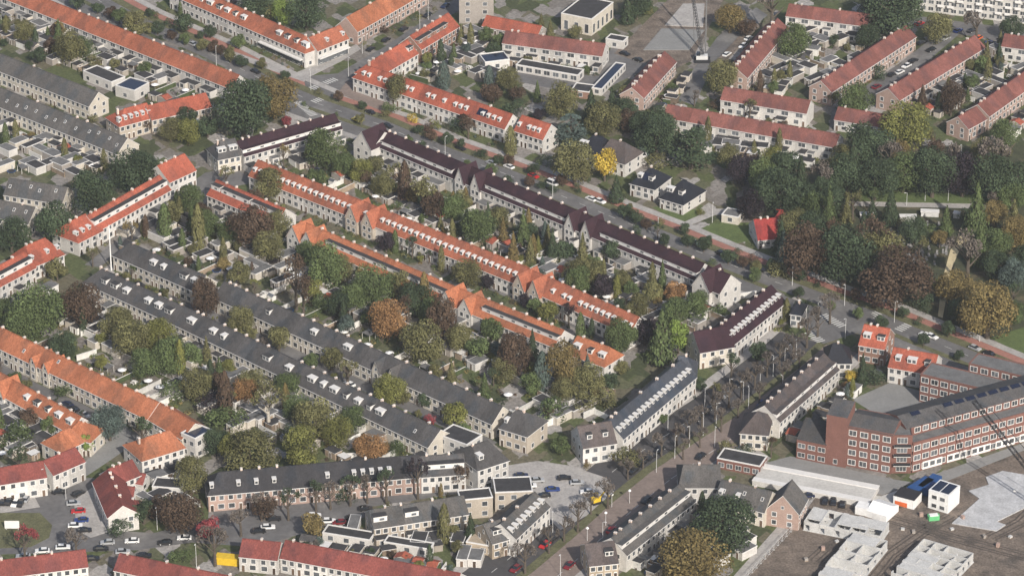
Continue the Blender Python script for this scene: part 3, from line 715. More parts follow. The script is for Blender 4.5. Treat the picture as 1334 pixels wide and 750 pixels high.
# south edge
T('terrace_row', 'red-roofed terrace along the bottom edge west of the lane', 'red terrace at the bottom edge', (-20, 732), (111, 715), w=4.2, he=5.2, hr=8.4, roof='red', wall='white', chim=.5, jit=.05)
T('terrace_row', 'red-roofed terrace with white party walls east of the lane', 'red terrace with white party walls', (156, 720), (320, 754), w=4.2, he=5.2, hr=8.4, roof='red', wall='white', chim=.5, jit=.05)
T('terrace_house', 'white cottage with red roof behind the yellow container', 'white cottage by the yellow container', (316, 701), (366, 706), w=4.6, he=5.2, hr=8.4, roof='red', wall='white', chim=.5, cat='house')
T('terrace_row', 'faded red terrace slanting along the bottom edge below the dark-roofed sheds', 'faded red terrace below the dark sheds', (372, 703), (600, 746), w=4.4, he=5.2, hr=8.6, roof='red', wall='white', chim=.5, jit=.12, garden=0, back=10)
T('terrace_row', 'long dark slate terrace with white roof windows facing the bare street trees', 'long dark slate street terrace', (268, 616), (545, 592), w=5.4, he=6.0, hr=10.4, roof='charcoal', wall='pinkbrick', chim=.5, dorm='small', dp=.5, jit=.25, garden=4, sheds=0, hip=(.7, 0), back=10)
T('terrace_row', 'white-fronted slate terrace with long dormer next to the corner building', 'white-fronted slate terrace', (546, 594), (604, 590), w=5.4, he=6.0, hr=10, roof='slate', wall='white', chim=.4, dorm='long', dp=1, seg=3, garden=4, sheds=0)
T('corner_house', 'tall slate-roofed corner building with white facade and ridge strip on the square', 'tall white slate corner building', (606, 583), (646, 570), w=7.0, he=8.2, hr=12.6, roof='slate', wall='white', hip=(.4, .4), chim=.5, cat='building', dorm='wide', dp=.3)
T('terrace_row', 'low grey-roofed terrace with beige brick and white panelled dormers across the street', 'low grey terrace across the street', (481, 664), (604, 645), w=5.0, he=5.4, hr=8.8, roof='grey', wall='beige', chim=.4, dorm='long', dp=.55, seg=2, garden=10, sheds=.8, ext=.4)
T('terrace_row', 'grey-green roofed row with white dormer windows running down the avenue', 'grey row down the avenue', (652, 682), (697, 640), w=5.0, he=6.4, hr=10.0, roof='grey', wall='white', chim=.4, dorm='small', dp=.8, garden=4, sheds=0)
T('terrace_house', 'grey end house with small white gable dormer and tan flat extension', 'grey end house with tan extension', (630, 682), (652, 676), w=5.4, he=5.6, hr=9.4, roof='grey', wall='tan', dorm='wide', dp=1, chim=.4, cat='house')
# along the avenue
T('terrace_row', 'blue-grey terrace with sky sheen in its roof colour, white dormer line facing the avenue', 'blue-grey terrace facing the avenue', (792, 548), (888, 468), w=5.4, he=6.2, hr=10.8, roof='bluegrey', wall='white', dorm='small', dp=1, chim=.9, garden=7, sheds=0, jit=.05)
T('corner_house', 'brown-roofed cross house with single white dormer at the foot of the blue-grey terrace', 'brown-roofed cross house', (752, 555), (796, 548), w=5.6, he=6.2, hr=10.8, roof='brown', wall='white', dorm='wide', dp=.5, chim=.4, cat='house', garden=5, sheds=0)
T('corner_house', 'dark hipped head house with pale chimneys ending the blue-grey terrace', 'dark hipped head house', (880, 463), (908, 464), w=5.0, he=6.0, hr=10.4, roof='bluegrey', wall='cream', hip=(.2, .7), chim=1, cat='house')
T('terrace_row', 'dark purple-brown terrace with bright dormers and chimney row at the avenue head', 'purple-brown terrace at the avenue head', (936, 426), (1005, 371), w=5.6, he=6.2, hr=10.8, roof='purple', wall='white', dorm='small', dp=1, chim=1, garden=6, sheds=0, jit=.12)
T('corner_house', 'small black-roofed end house beside the avenue crossing', 'small black end house', (1034, 392), (1048, 394), w=4.0, he=5.0, hr=7.6, roof='black', wall='white', hip=(.5, .8), chim=.8, cat='house')
T('corner_house', 'purple-roofed cross house with single white dormer and cream side wall', 'purple-roofed cross house', (903, 432), (948, 424), w=5.8, he=6.2, hr=10.8, roof='purple', wall='cream', dorm='wide', dp=.45, chim=.6, cat='house')
T('terrace_row', 'dark brown terrace with chimney studs across the avenue from the blue-grey row', 'brown terrace across the avenue', (996, 528), (1074, 460), w=5.4, he=6.0, hr=10.2, roof='brown', wall='white', dorm='long', dp=1, seg=20, lower=.8, dh=1.2, dtop='roof_brown', chim=1, garden=8)
T('corner_house', 'black-roofed head house at the top of the brown avenue terrace', 'black-roofed head house', (1076, 447), (1108, 447), w=5.4, he=6.0, hr=10.2, roof='black', wall='white', hip=(.4, .6), chim=.8, cat='house')
T('corner_house', 'brown hipped house with round white roof window by the avenue hedge', 'brown hipped house by the hedge', (968, 534), (1004, 537), w=6.4, he=5.8, hr=10.2, roof='brown', wall='cream', hip=(.7, .5), chim=.6, cat='house')
T('terrace_row', 'grey terrace with studded chimney line and white rear strip on the lower avenue', 'grey terrace on the lower avenue', (796, 700), (886, 630), w=5.4, he=6.0, hr=10, roof='grey', wall='white', dorm='long', dp=1, seg=30, lower=.7, dh=1.3, dtop='roof_grey', chim=1, ext=.8, garden=10)
T('corner_house', 'tan flat-gabled end house at the bottom of the lower avenue terrace', 'tan end house of the lower avenue', (762, 708), (800, 704), w=6.0, he=5.6, hr=9.4, roof='brown', wall='tan', dorm='wide', dp=.5, chim=0, cat='house')
T('corner_house', 'broad grey-roofed corner building closing the lower avenue terrace', 'broad grey corner building', (884, 605), (938, 605), w=7.0, he=6.4, hr=10.2, roof='grey', wall='white', hip=(.2, 0), chim=.4, cat='building')
T('terrace_row', 'grey-roofed house row beside the huge dark beech', 'grey row beside the huge beech', (940, 624), (1006, 640), w=5.4, he=5.4, hr=9.6, roof='grey', wall='cream', dorm='small', dp=.3, skyl=.4, chim=.6)
T('corner_house', 'steep grey gabled house with white balcony beside the site road', 'steep grey gabled house', (1020, 645), (1032, 624), w=5.0, he=5.8, hr=11.2, roof='grey', wall='pinkbrick', chim=.3, cat='house')
# detached
T('red_roofed_house', 'brick house with orange-red roof and white dormer at the avenue crossing', 'brick house at the avenue crossing', (1126, 422), (1160, 428), w=5.6, he=6.4, hr=11.0, roof='orange3', wall='brick', dorm='wide', dp=.6, chim=.5, cat='house')
T('red_roofed_house', 'orange-red roofed double house with white dormers beside the brick flats', 'orange-red double house by the brick flats', (1164, 452), (1222, 462), w=5.6, he=5.8, hr=10.0, roof='orange3', wall='white', dorm='wide', dp=.8, chim=.5, cat='house')
T('villa', 'dark-roofed villa with white dormer behind the yellow tree', 'dark villa behind the yellow tree', (760, 172), (792, 180), w=6, he=5.2, hr=10.2, roof='black', wall='white', hip=(.7, .3), dorm='wide', dp=.5, chim=.5, cat='house')
T('villa', 'brown-roofed villa with white front and flat side wing beside the yellow tree', 'brown villa beside the yellow tree', (790, 179), (826, 189), w=6.0, he=5.4, hr=10.4, roof='brown', wall='white', hip=(.3, .6), dorm='wide', dp=.5, chim=.5, cat='house')
T('villa', 'white villa with dark blue hipped roof and solar panels', 'white villa with solar panels', (832, 214), (864, 222), w=6.0, he=5.0, hr=9.8, roof='black', wall='white', hip=(.8, .8), dorm='wide', dp=.4, chim=.6, cat='house', solar=(.5,))
T('villa', 'white villa with black tent-shaped roof and white dormer on a green corner', 'white villa with black tent roof', (875, 229), (905, 238), w=7.2, he=4.2, hr=9.8, roof='black', wall='white', hip=(.9, .9), dorm='wide', dp=.6, chim=.3, cat='house')
T('villa', 'white cottage with bright red roof at the cemetery corner', 'white cottage with bright red roof', (982, 286), (1018, 283), w=6.4, he=3.6, hr=8.2, roof='brightred', wall='white', chim=.6, cat='house', hip=(0, .3))
T('garden_pavilion', 'small red-capped white pavilion behind the bright red cottage', 'red-capped pavilion', (1012, 273), (1020, 274), w=2.6, he=4.4, hr=6.4, roof='brightred', wall='white', hip=(.9, .9), chim=0, wins=0, cat='pavilion', doors=False)

# ------------------------------------------------------------------ flat-roofed buildings
FB = flat_building
FB('white_apartment_block', 'white apartment block with balconies and dark undercroft at the north-east corner', 'white apartment block', (1190, -30), (1400, -4), 14, 12, 'white', 5, 3.0, winw=2.0, trim='frame_white')
b0 = bpy.data.objects['white_apartment_block']
for i in range(14):
    for s in range(1, 5):
        if (i * 7 + s) % 3: 
            q = obj('balcony', cached(('balcony',), lambda: MB().box(-1.3, 1.3, 0, 1.2, 0, .15, 'trim_white').box(-1.3, 1.3, 1.1, 1.2, .15, 1.1, 'frame_white')), b0, (2.5 + i * 3.8, .004, s * 2.8 + .3))
FB('brick_flats', 'brown brick flats with orange roof strip in the north', 'brown brick flats', (598, 0), (643, 0), 10, 10, 'greybrick', 3, 5, top='roof_orange')
FB('sports_hall', 'dark flat-roofed hall with tall white pilastered side', 'dark flat-roofed hall', (731, 18), (771, 26), 6.8, 19, 'cream', 1, 3.4, top='bitumen', winw=1.6, winh=3.6)
FB('site_cabin', 'long white flat cabin beside the northern building site', 'long white cabin', (789, 51), (812, 55), 3.2, 5, 'white', 1, 4, cat='cabin')
FB('garage_row', 'row of garages with white doors and black flat roof', 'garage row', (672, 85), (753, 99), 2.8, 6, 'white', 1, 3.2, cat='garage', winw=2.4, winh=1.7)
FB('garage_row', 'short brown garage block with black roof between the tall conifers', 'short brown garage block', (744, 118), (768, 121), 2.8, 7, 'brick', 1, 9, cat='garage')
FB('garage_row', 'narrow garage strip with dark blue roof beside the short red-brown terrace', 'blue-roofed garage strip', (784, 117), (815, 84), 2.6, 4, 'white', 1, 3, cat='garage', top='solar')
FB('warehouse', 'small workshop with dark blue roof behind the red-brown terrace', 'blue-roofed workshop', (632, 82), (664, 78), 3.4, 8, 'white', 1, 5, top='solar')
FB('workshop', 'workshop with dark navy roof in the north-west yards', 'navy-roofed workshop', (150, 112), (175, 119), 4.2, 9, 'white', 1, 6, top='solar')
FB('workshop', 'white-walled workshop with grey flat roof in the north-west yards', 'grey-roofed workshop', (108, 93), (145, 108), 3.6, 7, 'white', 1, 5, top='bitumen')
FB('garage', 'cream garage with small lean-to on the villa lane', 'cream villa garage', (940, 280), (962, 284), 2.8, 6, 'cream', 1, 9, cat='garage', top='bitumen_pale')
FB('house_wing', 'flat white side wing of the brown villa', 'flat white villa wing', (822, 205), (843, 204), 3.2, 5, 'white', 1, 3, cat='annex', top='bitumen')
FB('pavilion', 'low pavilion with black flat roof and white fascia by the school plaza', 'low black-roofed pavilion', (934, 597), (990, 608), 3.4, 7, 'redbrick', 1, 2.6, cat='pavilion', winw=1.8)
FB('flat_roofed_house', 'white flat-roofed house with black roof ending the lower grey terrace', 'white flat-roofed house', (570, 566), (608, 580), 6.4, 8, 'white', 2, 3.4, cat='house')
FB('corner_annex', 'flat dark-roofed corner annex with beige brick on the square', 'flat corner annex', (645, 642), (694, 640), 6.4, 9, 'beige', 2, 3.4)
FB('beige_block', 'flat beige brick block behind the corner annex', 'flat beige block', (600, 652), (642, 648), 6.6, 6, 'beige', 2, 3.4)
FB('tan_extension', 'flat tan extension with dark roof edge by the red terrace', 'flat tan extension', (607, 706), (652, 714), 3.2, 10, 'tan', 1, 30, cat='annex', top='wall_tan')
FB('lean_to', 'long dark flat-roofed shed line above the faded red terrace', 'long dark shed line', (420, 694), (482, 704), 2.8, 5, 'white', 1, 4, cat='shed')
FB('lean_to', 'dark flat-roofed shed line behind the low grey terrace yard', 'dark yard shed line', (500, 706), (560, 716), 2.8, 4, 'white', 1, 4, cat='shed')
FB('shop_store', 'low dark flat store with white front in the red-wing yard', 'low dark store', (198, 634), (236, 637), 3.0, 6, 'white', 1, 4, cat='shed')
FB('corner_box', 'dark navy flat box on the end of the patchy orange terrace', 'dark navy corner box', (254, 572), (276, 560), 7.2, 6, 'white', 2, 3.0, cat='annex', top='solar')

# ------------------------------------------------------------------ brick flats on the avenue
def brick_wing(name, label, short, p0, p1, h, depth, storeys, bay=3.0, roof='roof_slate', winw=2.2, slope=1.6, setback=2.2):
    ro, L, d = FB(name, label, short, p0, p1, h, depth, 'redbrick', storeys, bay, winw=winw, winh=1.7, top='bitumen_pale', trim='wall_redbrick', ft=.17)
    return ro, L, d
wa, L, d = brick_wing('brick_apartment_block', 'tall red brick apartment wing with four rows of white windows on the plaza', 'brick apartment wing', (1104, 556), (1163, 567), 13.6, 12, 4, 3.1)
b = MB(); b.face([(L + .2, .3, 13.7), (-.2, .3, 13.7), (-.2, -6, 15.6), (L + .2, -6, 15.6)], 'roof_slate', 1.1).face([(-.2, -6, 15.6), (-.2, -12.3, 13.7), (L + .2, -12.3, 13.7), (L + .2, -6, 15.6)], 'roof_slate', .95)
b.face([(-.2, .3, 13.7), (-.2, -6, 15.6), (-.2, -12.3, 13.7)], 'wall_redbrick').face([(L + .2, .3, 13.7), (L + .2, -6, 15.6), (L + .2, -12.3, 13.7)], 'wall_redbrick')
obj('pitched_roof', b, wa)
wt, L, d = FB('brick_tower', 'square red brick stair tower with sloped grey roof on the apartment block', 'brick stair tower', (1077, 541), (1104, 546), 17.0, 8, 'redbrick', 1, 30, top='bitumen_pale', trim='wall_redbrick', winw=1.2)
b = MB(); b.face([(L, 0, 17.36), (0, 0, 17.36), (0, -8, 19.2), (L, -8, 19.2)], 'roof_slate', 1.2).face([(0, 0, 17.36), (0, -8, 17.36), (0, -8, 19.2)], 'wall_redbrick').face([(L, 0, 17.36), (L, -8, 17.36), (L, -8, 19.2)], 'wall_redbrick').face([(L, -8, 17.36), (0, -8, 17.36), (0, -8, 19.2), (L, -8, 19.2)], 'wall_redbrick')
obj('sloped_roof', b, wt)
wl, L, d = FB('brick_annex', 'lower red brick wing with shade-darkened lean-to roof left of the stair tower', 'lower brick wing', (1038, 573), (1077, 581), 6.4, 8, 'redbrick', 2, 3.2, top='bitumen', winw=2.2, trim='wall_redbrick')
b = MB(); b.face([(L, .2, 6.8), (0, .2, 6.8), (0, -8, 10.5), (L, -8, 10.5)], 'roof_slate', .8); b.face([(L, .2, 6.8), (L, -8, 6.8), (L, -8, 10.5)], 'wall_redbrick'); b.face([(0, -8, 6.8), (L, -8, 6.8), (L, -8, 10.5), (0, -8, 10.5)], 'wall_redbrick')  # lower tint puts the tower's cast shadow into the roof colour
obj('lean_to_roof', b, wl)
wb_, L, d = brick_wing('brick_apartment_block', 'long red brick apartment wing with white ground floor glazing above the building site', 'long brick apartment wing', (1190, 578), (1420, 515), 10.2, 16, 3, 3.0)
for i in range(int(L / 9)):
    gz = obj('shop_glazing', cached(('shop_glazing',), lambda: MB().box(-3.6, 3.6, .06, .12, .25, 3.0, 'frame_white')), wb_, (4.5 + i * 9, 0, 0))
    for x in (-2.4, 0, 2.4): obj('window', window_mesh(1.7, 1.5), gz, (x, .121, 1.0))
b = MB(); b.box(0, L, -15.6, -4.5, 10.25, 13.4, 'wall_redbrick')
up = obj('setback_storey', b, wb_)
for i in range(int(L / 3)): obj('window', window_mesh(1.9, 1.6, .17), up, (1.5 + i * 3, -4.497, 11.1))
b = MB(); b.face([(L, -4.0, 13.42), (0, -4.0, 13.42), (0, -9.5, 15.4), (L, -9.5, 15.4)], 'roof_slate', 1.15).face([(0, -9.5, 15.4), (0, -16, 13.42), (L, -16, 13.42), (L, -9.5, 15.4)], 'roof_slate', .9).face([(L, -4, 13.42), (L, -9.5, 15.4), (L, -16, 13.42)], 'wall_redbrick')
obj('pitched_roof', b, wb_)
for i in range(int(L / 5.5)):
    obj('solar_panel', cached(('solar_panel',), lambda: MB().box(-1.6, 1.6, -.8, .8, 0, .08, 'solar')), up, (L - 18 - i * 4.2 if i < 9 else L - 6, -8.6, 15.25)).rotation_euler = (R(-18), 0, 0) if i else (R(-19), 0, 0)
wc, L, d = FB('corner_balcony_bay', 'narrow corner bay of stacked dark balconies on the brick apartment block', 'corner balcony bay', (1163, 568), (1189, 568), 13.0, 7, 'redbrick', 4, 9, winw=3.0, winh=1.9, top='bitumen_pale', trim='wall_redbrick')
for s in range(1, 4): obj('balcony', cached(('balcony', 2), lambda: MB().box(-2.6, 2.6, 0, 1.6, 0, .2, 'trim_white').box(-2.6, 2.6, 1.5, 1.6, .2, 1.2, 'steel_dark')), wc, (L / 2, .004, s * 3.25))
wd, L, d = brick_wing('brick_apartment_block', 'rear red brick apartment wing with white balconies beside the courtyard', 'rear brick apartment wing', (1199, 488), (1300, 512), 9.6, 9, 3, 3.1)
we, L, d = brick_wing('brick_apartment_block', 'rear red brick apartment head with grey flat roof by the main road', 'rear brick apartment head', (1262, 474), (1345, 494), 12, 8, 4, 3.1)

o, ang, L, sw = frame((980, 626), (1132, 655), 1.6); ro = thing('low_deck', 'long low pale flat-roofed deck in front of the brick apartment block', 'deck', o, ang); foot(o, ang, 0, L, -11, 0)
obj('wall', MB().box(0, L, -11, 0, 0, 1.6, 'wall_white'), ro); obj('roof', MB().box(.3, L - .3, -10.7, -.3, 1.601, 1.66, 'paving_pale').box(-.1, L + .1, -2.2, .1, 1.662, 1.9, 'trim_white').box(-.1, L + .1, -11.1, -8.6, 1.662, 1.9, 'trim_white'), ro)
# ------------------------------------------------------------------ building site
def open_walls(name, label, p0, p1, depth, h, nx, ny):
    o, ang, L, sw = frame(p0, p1, h)
    ro = thing(name, label, 'unfinished building', o, ang)
    foot(o, ang, 0, L, -depth, 0)
    PLACES.append(([o], 'unfinished white walls'))
    for i in range(nx + 1):
        x = L * i / nx; obj('cross_wall', MB().box(x - .15, x + .15, -depth, 0, 0, h + uni(-.3, .3) * (0 < i < nx), 'limestone'), ro)
    for j in range(ny + 1):
        y = -depth * j / ny
        for i in range(nx):
            xa, xb = L * i / nx + .16, L * (i + 1) / nx - .16; gp = (xb - xa) * .35
            if rnd() < .75: obj('wall', MB().box(xa, xb - gp, y - .14, y + .14, 0, h + uni(-.5, .2), 'limestone'), ro)
            obj('lintel_wall', MB().box(xb - gp + .01, xb, y - .14, y + .14, uni(1.8, 2.2), h - .02, 'limestone'), ro)
    obj('floor_slab', MB().box(-.3, L + .3, -depth - .3, .3, 0, .2, 'limestone'), ro)
    if rnd() < .99:
        for i in range(nx):
            if rnd() < .7: obj('ceiling_slab', MB().box(L * i / nx + .17, L * (i + 1) / nx - .17, -depth + .2, -depth * uni(.1, .5), h - .25, h - .05, 'limestone'), ro)
open_walls('unfinished_house_row', 'white limestone house shells with open tops by the site road', (1048, 678), (1146, 698), 9, 3.2, 5, 2)
open_walls('unfinished_house_row', 'white limestone house shells stepping toward the bottom edge', (1112, 758), (1156, 704), 11, 3.2, 5, 2)
open_walls('unfinished_house_row', 'half-built white block walls beside the dirt track', (1226, 764), (1268, 720), 16, 3.2, 6, 4)
def container(name, label, p0, p1, h, depth, mat, front=None, cat='container', extra=None):
    o, ang, L, sw = frame(p0, p1, h); ro = thing(name, label, cat, o, ang); foot(o, ang, 0, L, -depth, 0)
    obj('body', MB().box(0, L, -depth, 0, .1, h, mat, front=front), ro)
    b = MB()
    for i in range(int(L / .5)): b.box(.2 + i * .5, .4 + i * .5, .001, .05, .2, h - .1, front or mat)
    obj('ribs', b, ro)
    obj('roof', MB().box(-.05, L + .05, -depth - .05, .06, h + .001, h + .1, extra or mat), ro)
    return ro, L
so, L = container('site_office', 'two-storey white site office with solar panels on the roof', (1210, 638), (1236, 646), 6.2, 7.5, 'steel_white', cat='site office')
for x in (.3, .7):
    for z in (.9, 3.8): obj('window', window_mesh(1.6, 1.2), so, (L * x, .055, z))
for x in (.27, .73): obj('solar_panel', MB().box(-L * .2, L * .2, -3, 3, 0, .1, 'solar'), so, (L * x, -3.7, 6.35))
container('shipping_container', 'blue shipping container nearest the white site office', (1196, 632), (1208, 636), 2.9, 9, 'steel_blue')
container('shipping_container', 'blue shipping container next to the orange one', (1182, 634), (1194, 639), 2.9, 9, 'steel_blue')
container('shipping_container', 'white container with orange front panel on the building site', (1164, 645), (1191, 652), 3.2, 6, 'steel_white', front='steel_white', extra='steel_dark')
obj('orange_panel', MB().box(2.2, 6.2, .06, .1, .2, 1.7, 'steel_orange'), bpy.data.objects['shipping_container.002'])
o, ang, L, sw = frame((1137, 654), (1163, 662), 3.0)
ro = thing('storage_tent', 'white pitched storage tent on the building site', 'tent', o, ang)
obj('canopy', MB().prism([(0, -4), (L, -4), (L, 4), (0, 4)], 0, 2.2, 'plastic_tent').face([(L, 4.1, 2.2), (0, 4.1, 2.2), (0, 0, 3.8), (L, 0, 3.8)], 'plastic_tent').face([(0, -4.1, 2.2), (L, -4.1, 2.2), (L, 0, 3.8), (0, 0, 3.8)], 'plastic_tent').face([(0, 4.1, 2.2), (0, -4.1, 2.2), (0, 0, 3.8)], 'plastic_tent').face([(L, 4.1, 2.2), (L, -4.1, 2.2), (L, 0, 3.8)], 'plastic_tent'), ro)
obj('door_flap', MB().box(L * .3, L * .7, 4.001, 4.05, 0, 2, 'steel_white'), ro)
container('site_hut', 'small white hut beside the parked black cars', (1114, 660), (1133, 664), 2.5, 4, 'steel_white', cat='hut')
container('yellow_container', 'bright yellow skip container at the street corner', (280, 726), (311, 729), 2.4, 3, 'steel_yellow')
ro = thing('waste_skip', 'light green open waste skip on the dirt track', 'skip', P(1216, 676), R(10))
obj('body', MB().prism([(-1.6, -1), (1.6, -1), (1.9, 0), (1.6, 1), (-1.6, 1), (-1.9, 0)], 0, 1.5, 'steel_green'), ro); obj('load', MB().box(-1.3, 1.3, -.8, .8, 1.5, 1.7, 'steel_white'), ro)
for i, (x, y) in enumerate(((1090, 706), (1100, 716), (1072, 716), (1176, 690), (1190, 694), (1254, 676), (1240, 690), (1282, 700), (1300, 712), (1316, 700), (1150, 672), (1200, 672), (1322, 640), (1050, 730))):
    ro = thing('block_stack', 'palletised white block stack on the building site ground', 'pallet', P(x, y), uni(0, 3), 'pallets of blocks on the building site')
    obj('pallet', cached(('pallet',), lambda: MB().box(-.6, .6, -.5, .5, 0, .15, 'fence_wood')), ro); obj('blocks', cached(('blocks', i % 3), lambda: MB().box(-.55, .55, -.45, .45, .151, .7 + .3 * (i % 3), ['limestone', 'wall_greybrick', 'wall_pinkbrick'][i % 3])), ro)
for i in range(16):
    p = P(1050 - i * 5.6, 672 + i * 5.9); ro = thing('site_fence_panel', 'grey mesh fence panel along the site road', 'fence', p, R(-114), 'fence panels along the site road')
    obj('mesh_panel', cached(('sfence',), lambda: MB().box(-1.6, 1.6, -.02, .02, .1, .16, 'lamp_metal').box(-1.6, 1.6, -.02, .02, 1.9, 2.0, 'lamp_metal').box(-1.6, 1.6, -.02, .02, 1.0, 1.06, 'lamp_metal').box(-1.6, -1.54, -.03, .03, 0, 2, 'lamp_metal').box(1.54, 1.6, -.03, .03, 0, 2, 'lamp_metal')), ro)
    obj('foot', cached(('sfoot',), lambda: MB().box(-1.75, -1.45, -.35, .35, 0, .14, 'concrete')), ro)
for px_ in ([(1130, 760), (1160, 722), (1206, 690), (1240, 672)], [(1160, 676), (1240, 700), (1340, 726)], [(1290, 700), (1330, 680), (1360, 650)], [(1060, 730), (1080, 712), (1098, 704)]):
    for o_ in (-2.2, -1.0, .9, 2.0): strip('tyre_track', px_, o_ - .25, o_ + .25, .066 + o_ * .002, 'tyre_mud', road=False)
# cranes
def lattice(b, a, c, r, mat, n=16):
    a, c = Vector(a), Vector(c); d = (c - a).normalized(); u = d.orthogonal().normalized(); w = d.cross(u)
    cs = [(u + w) * r, (u - w) * r, (-u - w) * r, (-u + w) * r]
    for q in cs: b.tube(a + q, c + q, .12, .10, mat, 4)
    for i in range(n):
        p, s = a + (c - a) * i / n, a + (c - a) * (i + 1) / n
        for k in range(4): b.tube(p + cs[k], s + cs[(k + 1) % 4], .07, .07, mat, 4)
bs = P(1392, 690); tip = P(1268, 521, 30)
ro = thing('crawler_crane', 'black lattice-boom crane reaching over the brick apartment wing', 'crane', bs)
b = MB(); lattice(b, (0, 0, 3), tip - bs, .6, 'steel_dark', 24); obj('boom', b, ro)
tip2 = P(1294, 536, 27); b = MB(); b.tube((2, 3, 6), tip2 - bs, .1, .1, 'steel_dark', 4).tube(tip2 - bs, tip - bs, .1, .1, 'steel_dark', 4); obj('stay_cable', b, ro)
obj('body', MB().box(-3, 4, -2, 2, 1.2, 4, 'steel_yellow'), ro)
for y in (-2.2, 2.2): obj('track', MB().box(-3.5, 3.5, y - .6, y + .6, 0, 1.2, 'steel_dark'), ro)
bs = P(915, 80); ro = thing('piling_rig', 'white piling rig with leaning black boom on the northern site', 'crane', bs)
for y in (-1.6, 1.6): obj('track', MB().box(-3, 3, y - .5, y + .5, 0, 1.1, 'steel_dark'), ro)
obj('body', MB().box(-2.4, 2.0, -1.2, 1.2, 1.1, 2.6, 'lamp_metal').box(-2.2, -.9, -1.0, 1.0, 2.6, 3.6, 'car_glass'), ro)
b = MB(); lattice(b, P(919, 72) - bs, P(921, -30, 28) - bs, .14, 'bitumen_pale', 20); obj('mast', b, ro)
b = MB(); lattice(b, (0, 0, 2.5), P(903, 0, 20) - bs, .45, 'steel_dark', 18); obj('boom', b, ro)
b = MB(); b.tube(P(903, 0, 20) - bs, P(904, 52, 3) - bs, .09, .09, 'bitumen_pale', 5); obj('pile', b, ro)
bs = P(776, 655); ro = thing('excavator', 'small yellow excavator digging at the edge of the square', 'excavator', bs, R(30))
for y in (-.9, .9): obj('track', MB().box(-1.5, 1.5, y - .3, y + .3, 0, .8, 'steel_dark'), ro)
obj('body', MB().box(-1.4, 1.2, -1, 1, .8, 2.0, 'steel_yellow'), ro); obj('cab', MB().box(-.2, 1.0, .1, .95, 2.0, 3.0, 'car_glass').box(-.25, 1.05, .05, 1.0, 3.0, 3.1, 'steel_yellow'), ro)
obj('arm', MB().tube((1, -.4, 1.6), (3.2, -.4, 3.8), .28, .22, 'steel_yellow').tube((3.2, -.4, 3.8), (4.6, -.4, 1.2), .22, .16, 'steel_yellow'), ro); obj('bucket', MB().box(4.2, 5, -.8, 0, .5, 1.2, 'steel_dark'), ro)
# ------------------------------------------------------------------ trees
def leaf(b, p, n, s, mat, tint):
    n = n.normalized(); u = n.orthogonal().normalized(); w = n.cross(u); a = uni(0, 6.28)
    c, q = math.cos(a) * s, math.sin(a) * s
    e1, e2 = u * c + w * q, (u * -q + w * c) * uni(.6, 1)
    b.face([p + e1, p + e2, p - e1, p - e2], mat, tint)
def rdir():
    z = uni(-1, 1); a = uni(0, 6.283); r = math.sqrt(1 - z * z); return Vector((r * math.cos(a), r * math.sin(a), z))
def crown_broad(mat, low=.2, n=2600, lobes=17, lf=1.0):
    b = MB(); h = (1 - low) / 2; cz = low + h
    L = [(Vector((0, 0, cz + .02)), .30)]
    for k in range(lobes):
        d = rdir(); q = Vector((d.x * .36, d.y * .36, cz + d.z * h * .7)); L.append((q, uni(.15, .24)))
    wt = [r * r for _, r in L]
    lt = [uni(.65, 1.3) for _ in L]
    for i in range(n):
        k = random.choices(range(len(L)), wt)[0]; c, r = L[k]; d = rdir()
        if d.z < -.5 and rnd() < .6: d.z = -d.z
        p = c + Vector((d.x * r, d.y * r, d.z * r * (h / .42))) * uni(.78, 1.08)
        leaf(b, p, d + rdir() * .7, uni(.022, .042) * lf, mat, lt[k] * uni(.8, 1.2))
    return b
def crown_cone(mat, n=1500, low=.06, pw=1.0):
    b = MB()
    for i in range(n):
        t = 1 - math.sqrt(rnd()) * .98; z = low + (1 - low) * t; a = uni(0, 6.283)
        ring = .86 + .16 * math.sin(z * 46 + math.sin(a * 3) * 1.5)
        r = .5 * (1 - t) ** pw * ring * uni(.7, 1.06) + .01
        d = Vector((math.cos(a), math.sin(a), .5))
        leaf(b, Vector((r * math.cos(a), r * math.sin(a), z + uni(-.01, .01))), d + rdir() * .6, uni(.022, .04), mat, uni(.7, 1.3) * (.9 + .2 * math.sin(a * 5 + z * 20)))
    return b
def crown_column(mat, n=1300):
    b = MB()
    for i in range(n):
        t = rnd(); z = .05 + .95 * t; a = uni(0, 6.283)
        r = .46 * math.sin(math.pi * min(1, .25 + t * .75)) ** .6 * uni(.75, 1.1) * (.9 + .12 * math.sin(a * 4 + z * 9))
        leaf(b, Vector((r * math.cos(a), r * math.sin(a), z)), Vector((math.cos(a), math.sin(a), .3)) + rdir() * .6, uni(.025, .05), mat, uni(.7, 1.3))
    return b
def crown_cedar(mat, n=1900):
    b = MB()
    tiers = [(uni(.18, .92), uni(0, 6.28)) for _ in range(34)]
    for i in range(n):
        z, a0 = random.choice(tiers); a = a0 + random.gauss(0, .38); R_ = .52 * (1.08 - z) ** .5
        r = R_ * math.sqrt(rnd())
        leaf(b, Vector((r * math.cos(a), r * math.sin(a), z - r * .12 + uni(-.012, .012))), Vector((0, 0, 1)) + rdir() * .5, uni(.022, .04), mat, uni(.7, 1.3))
    return b
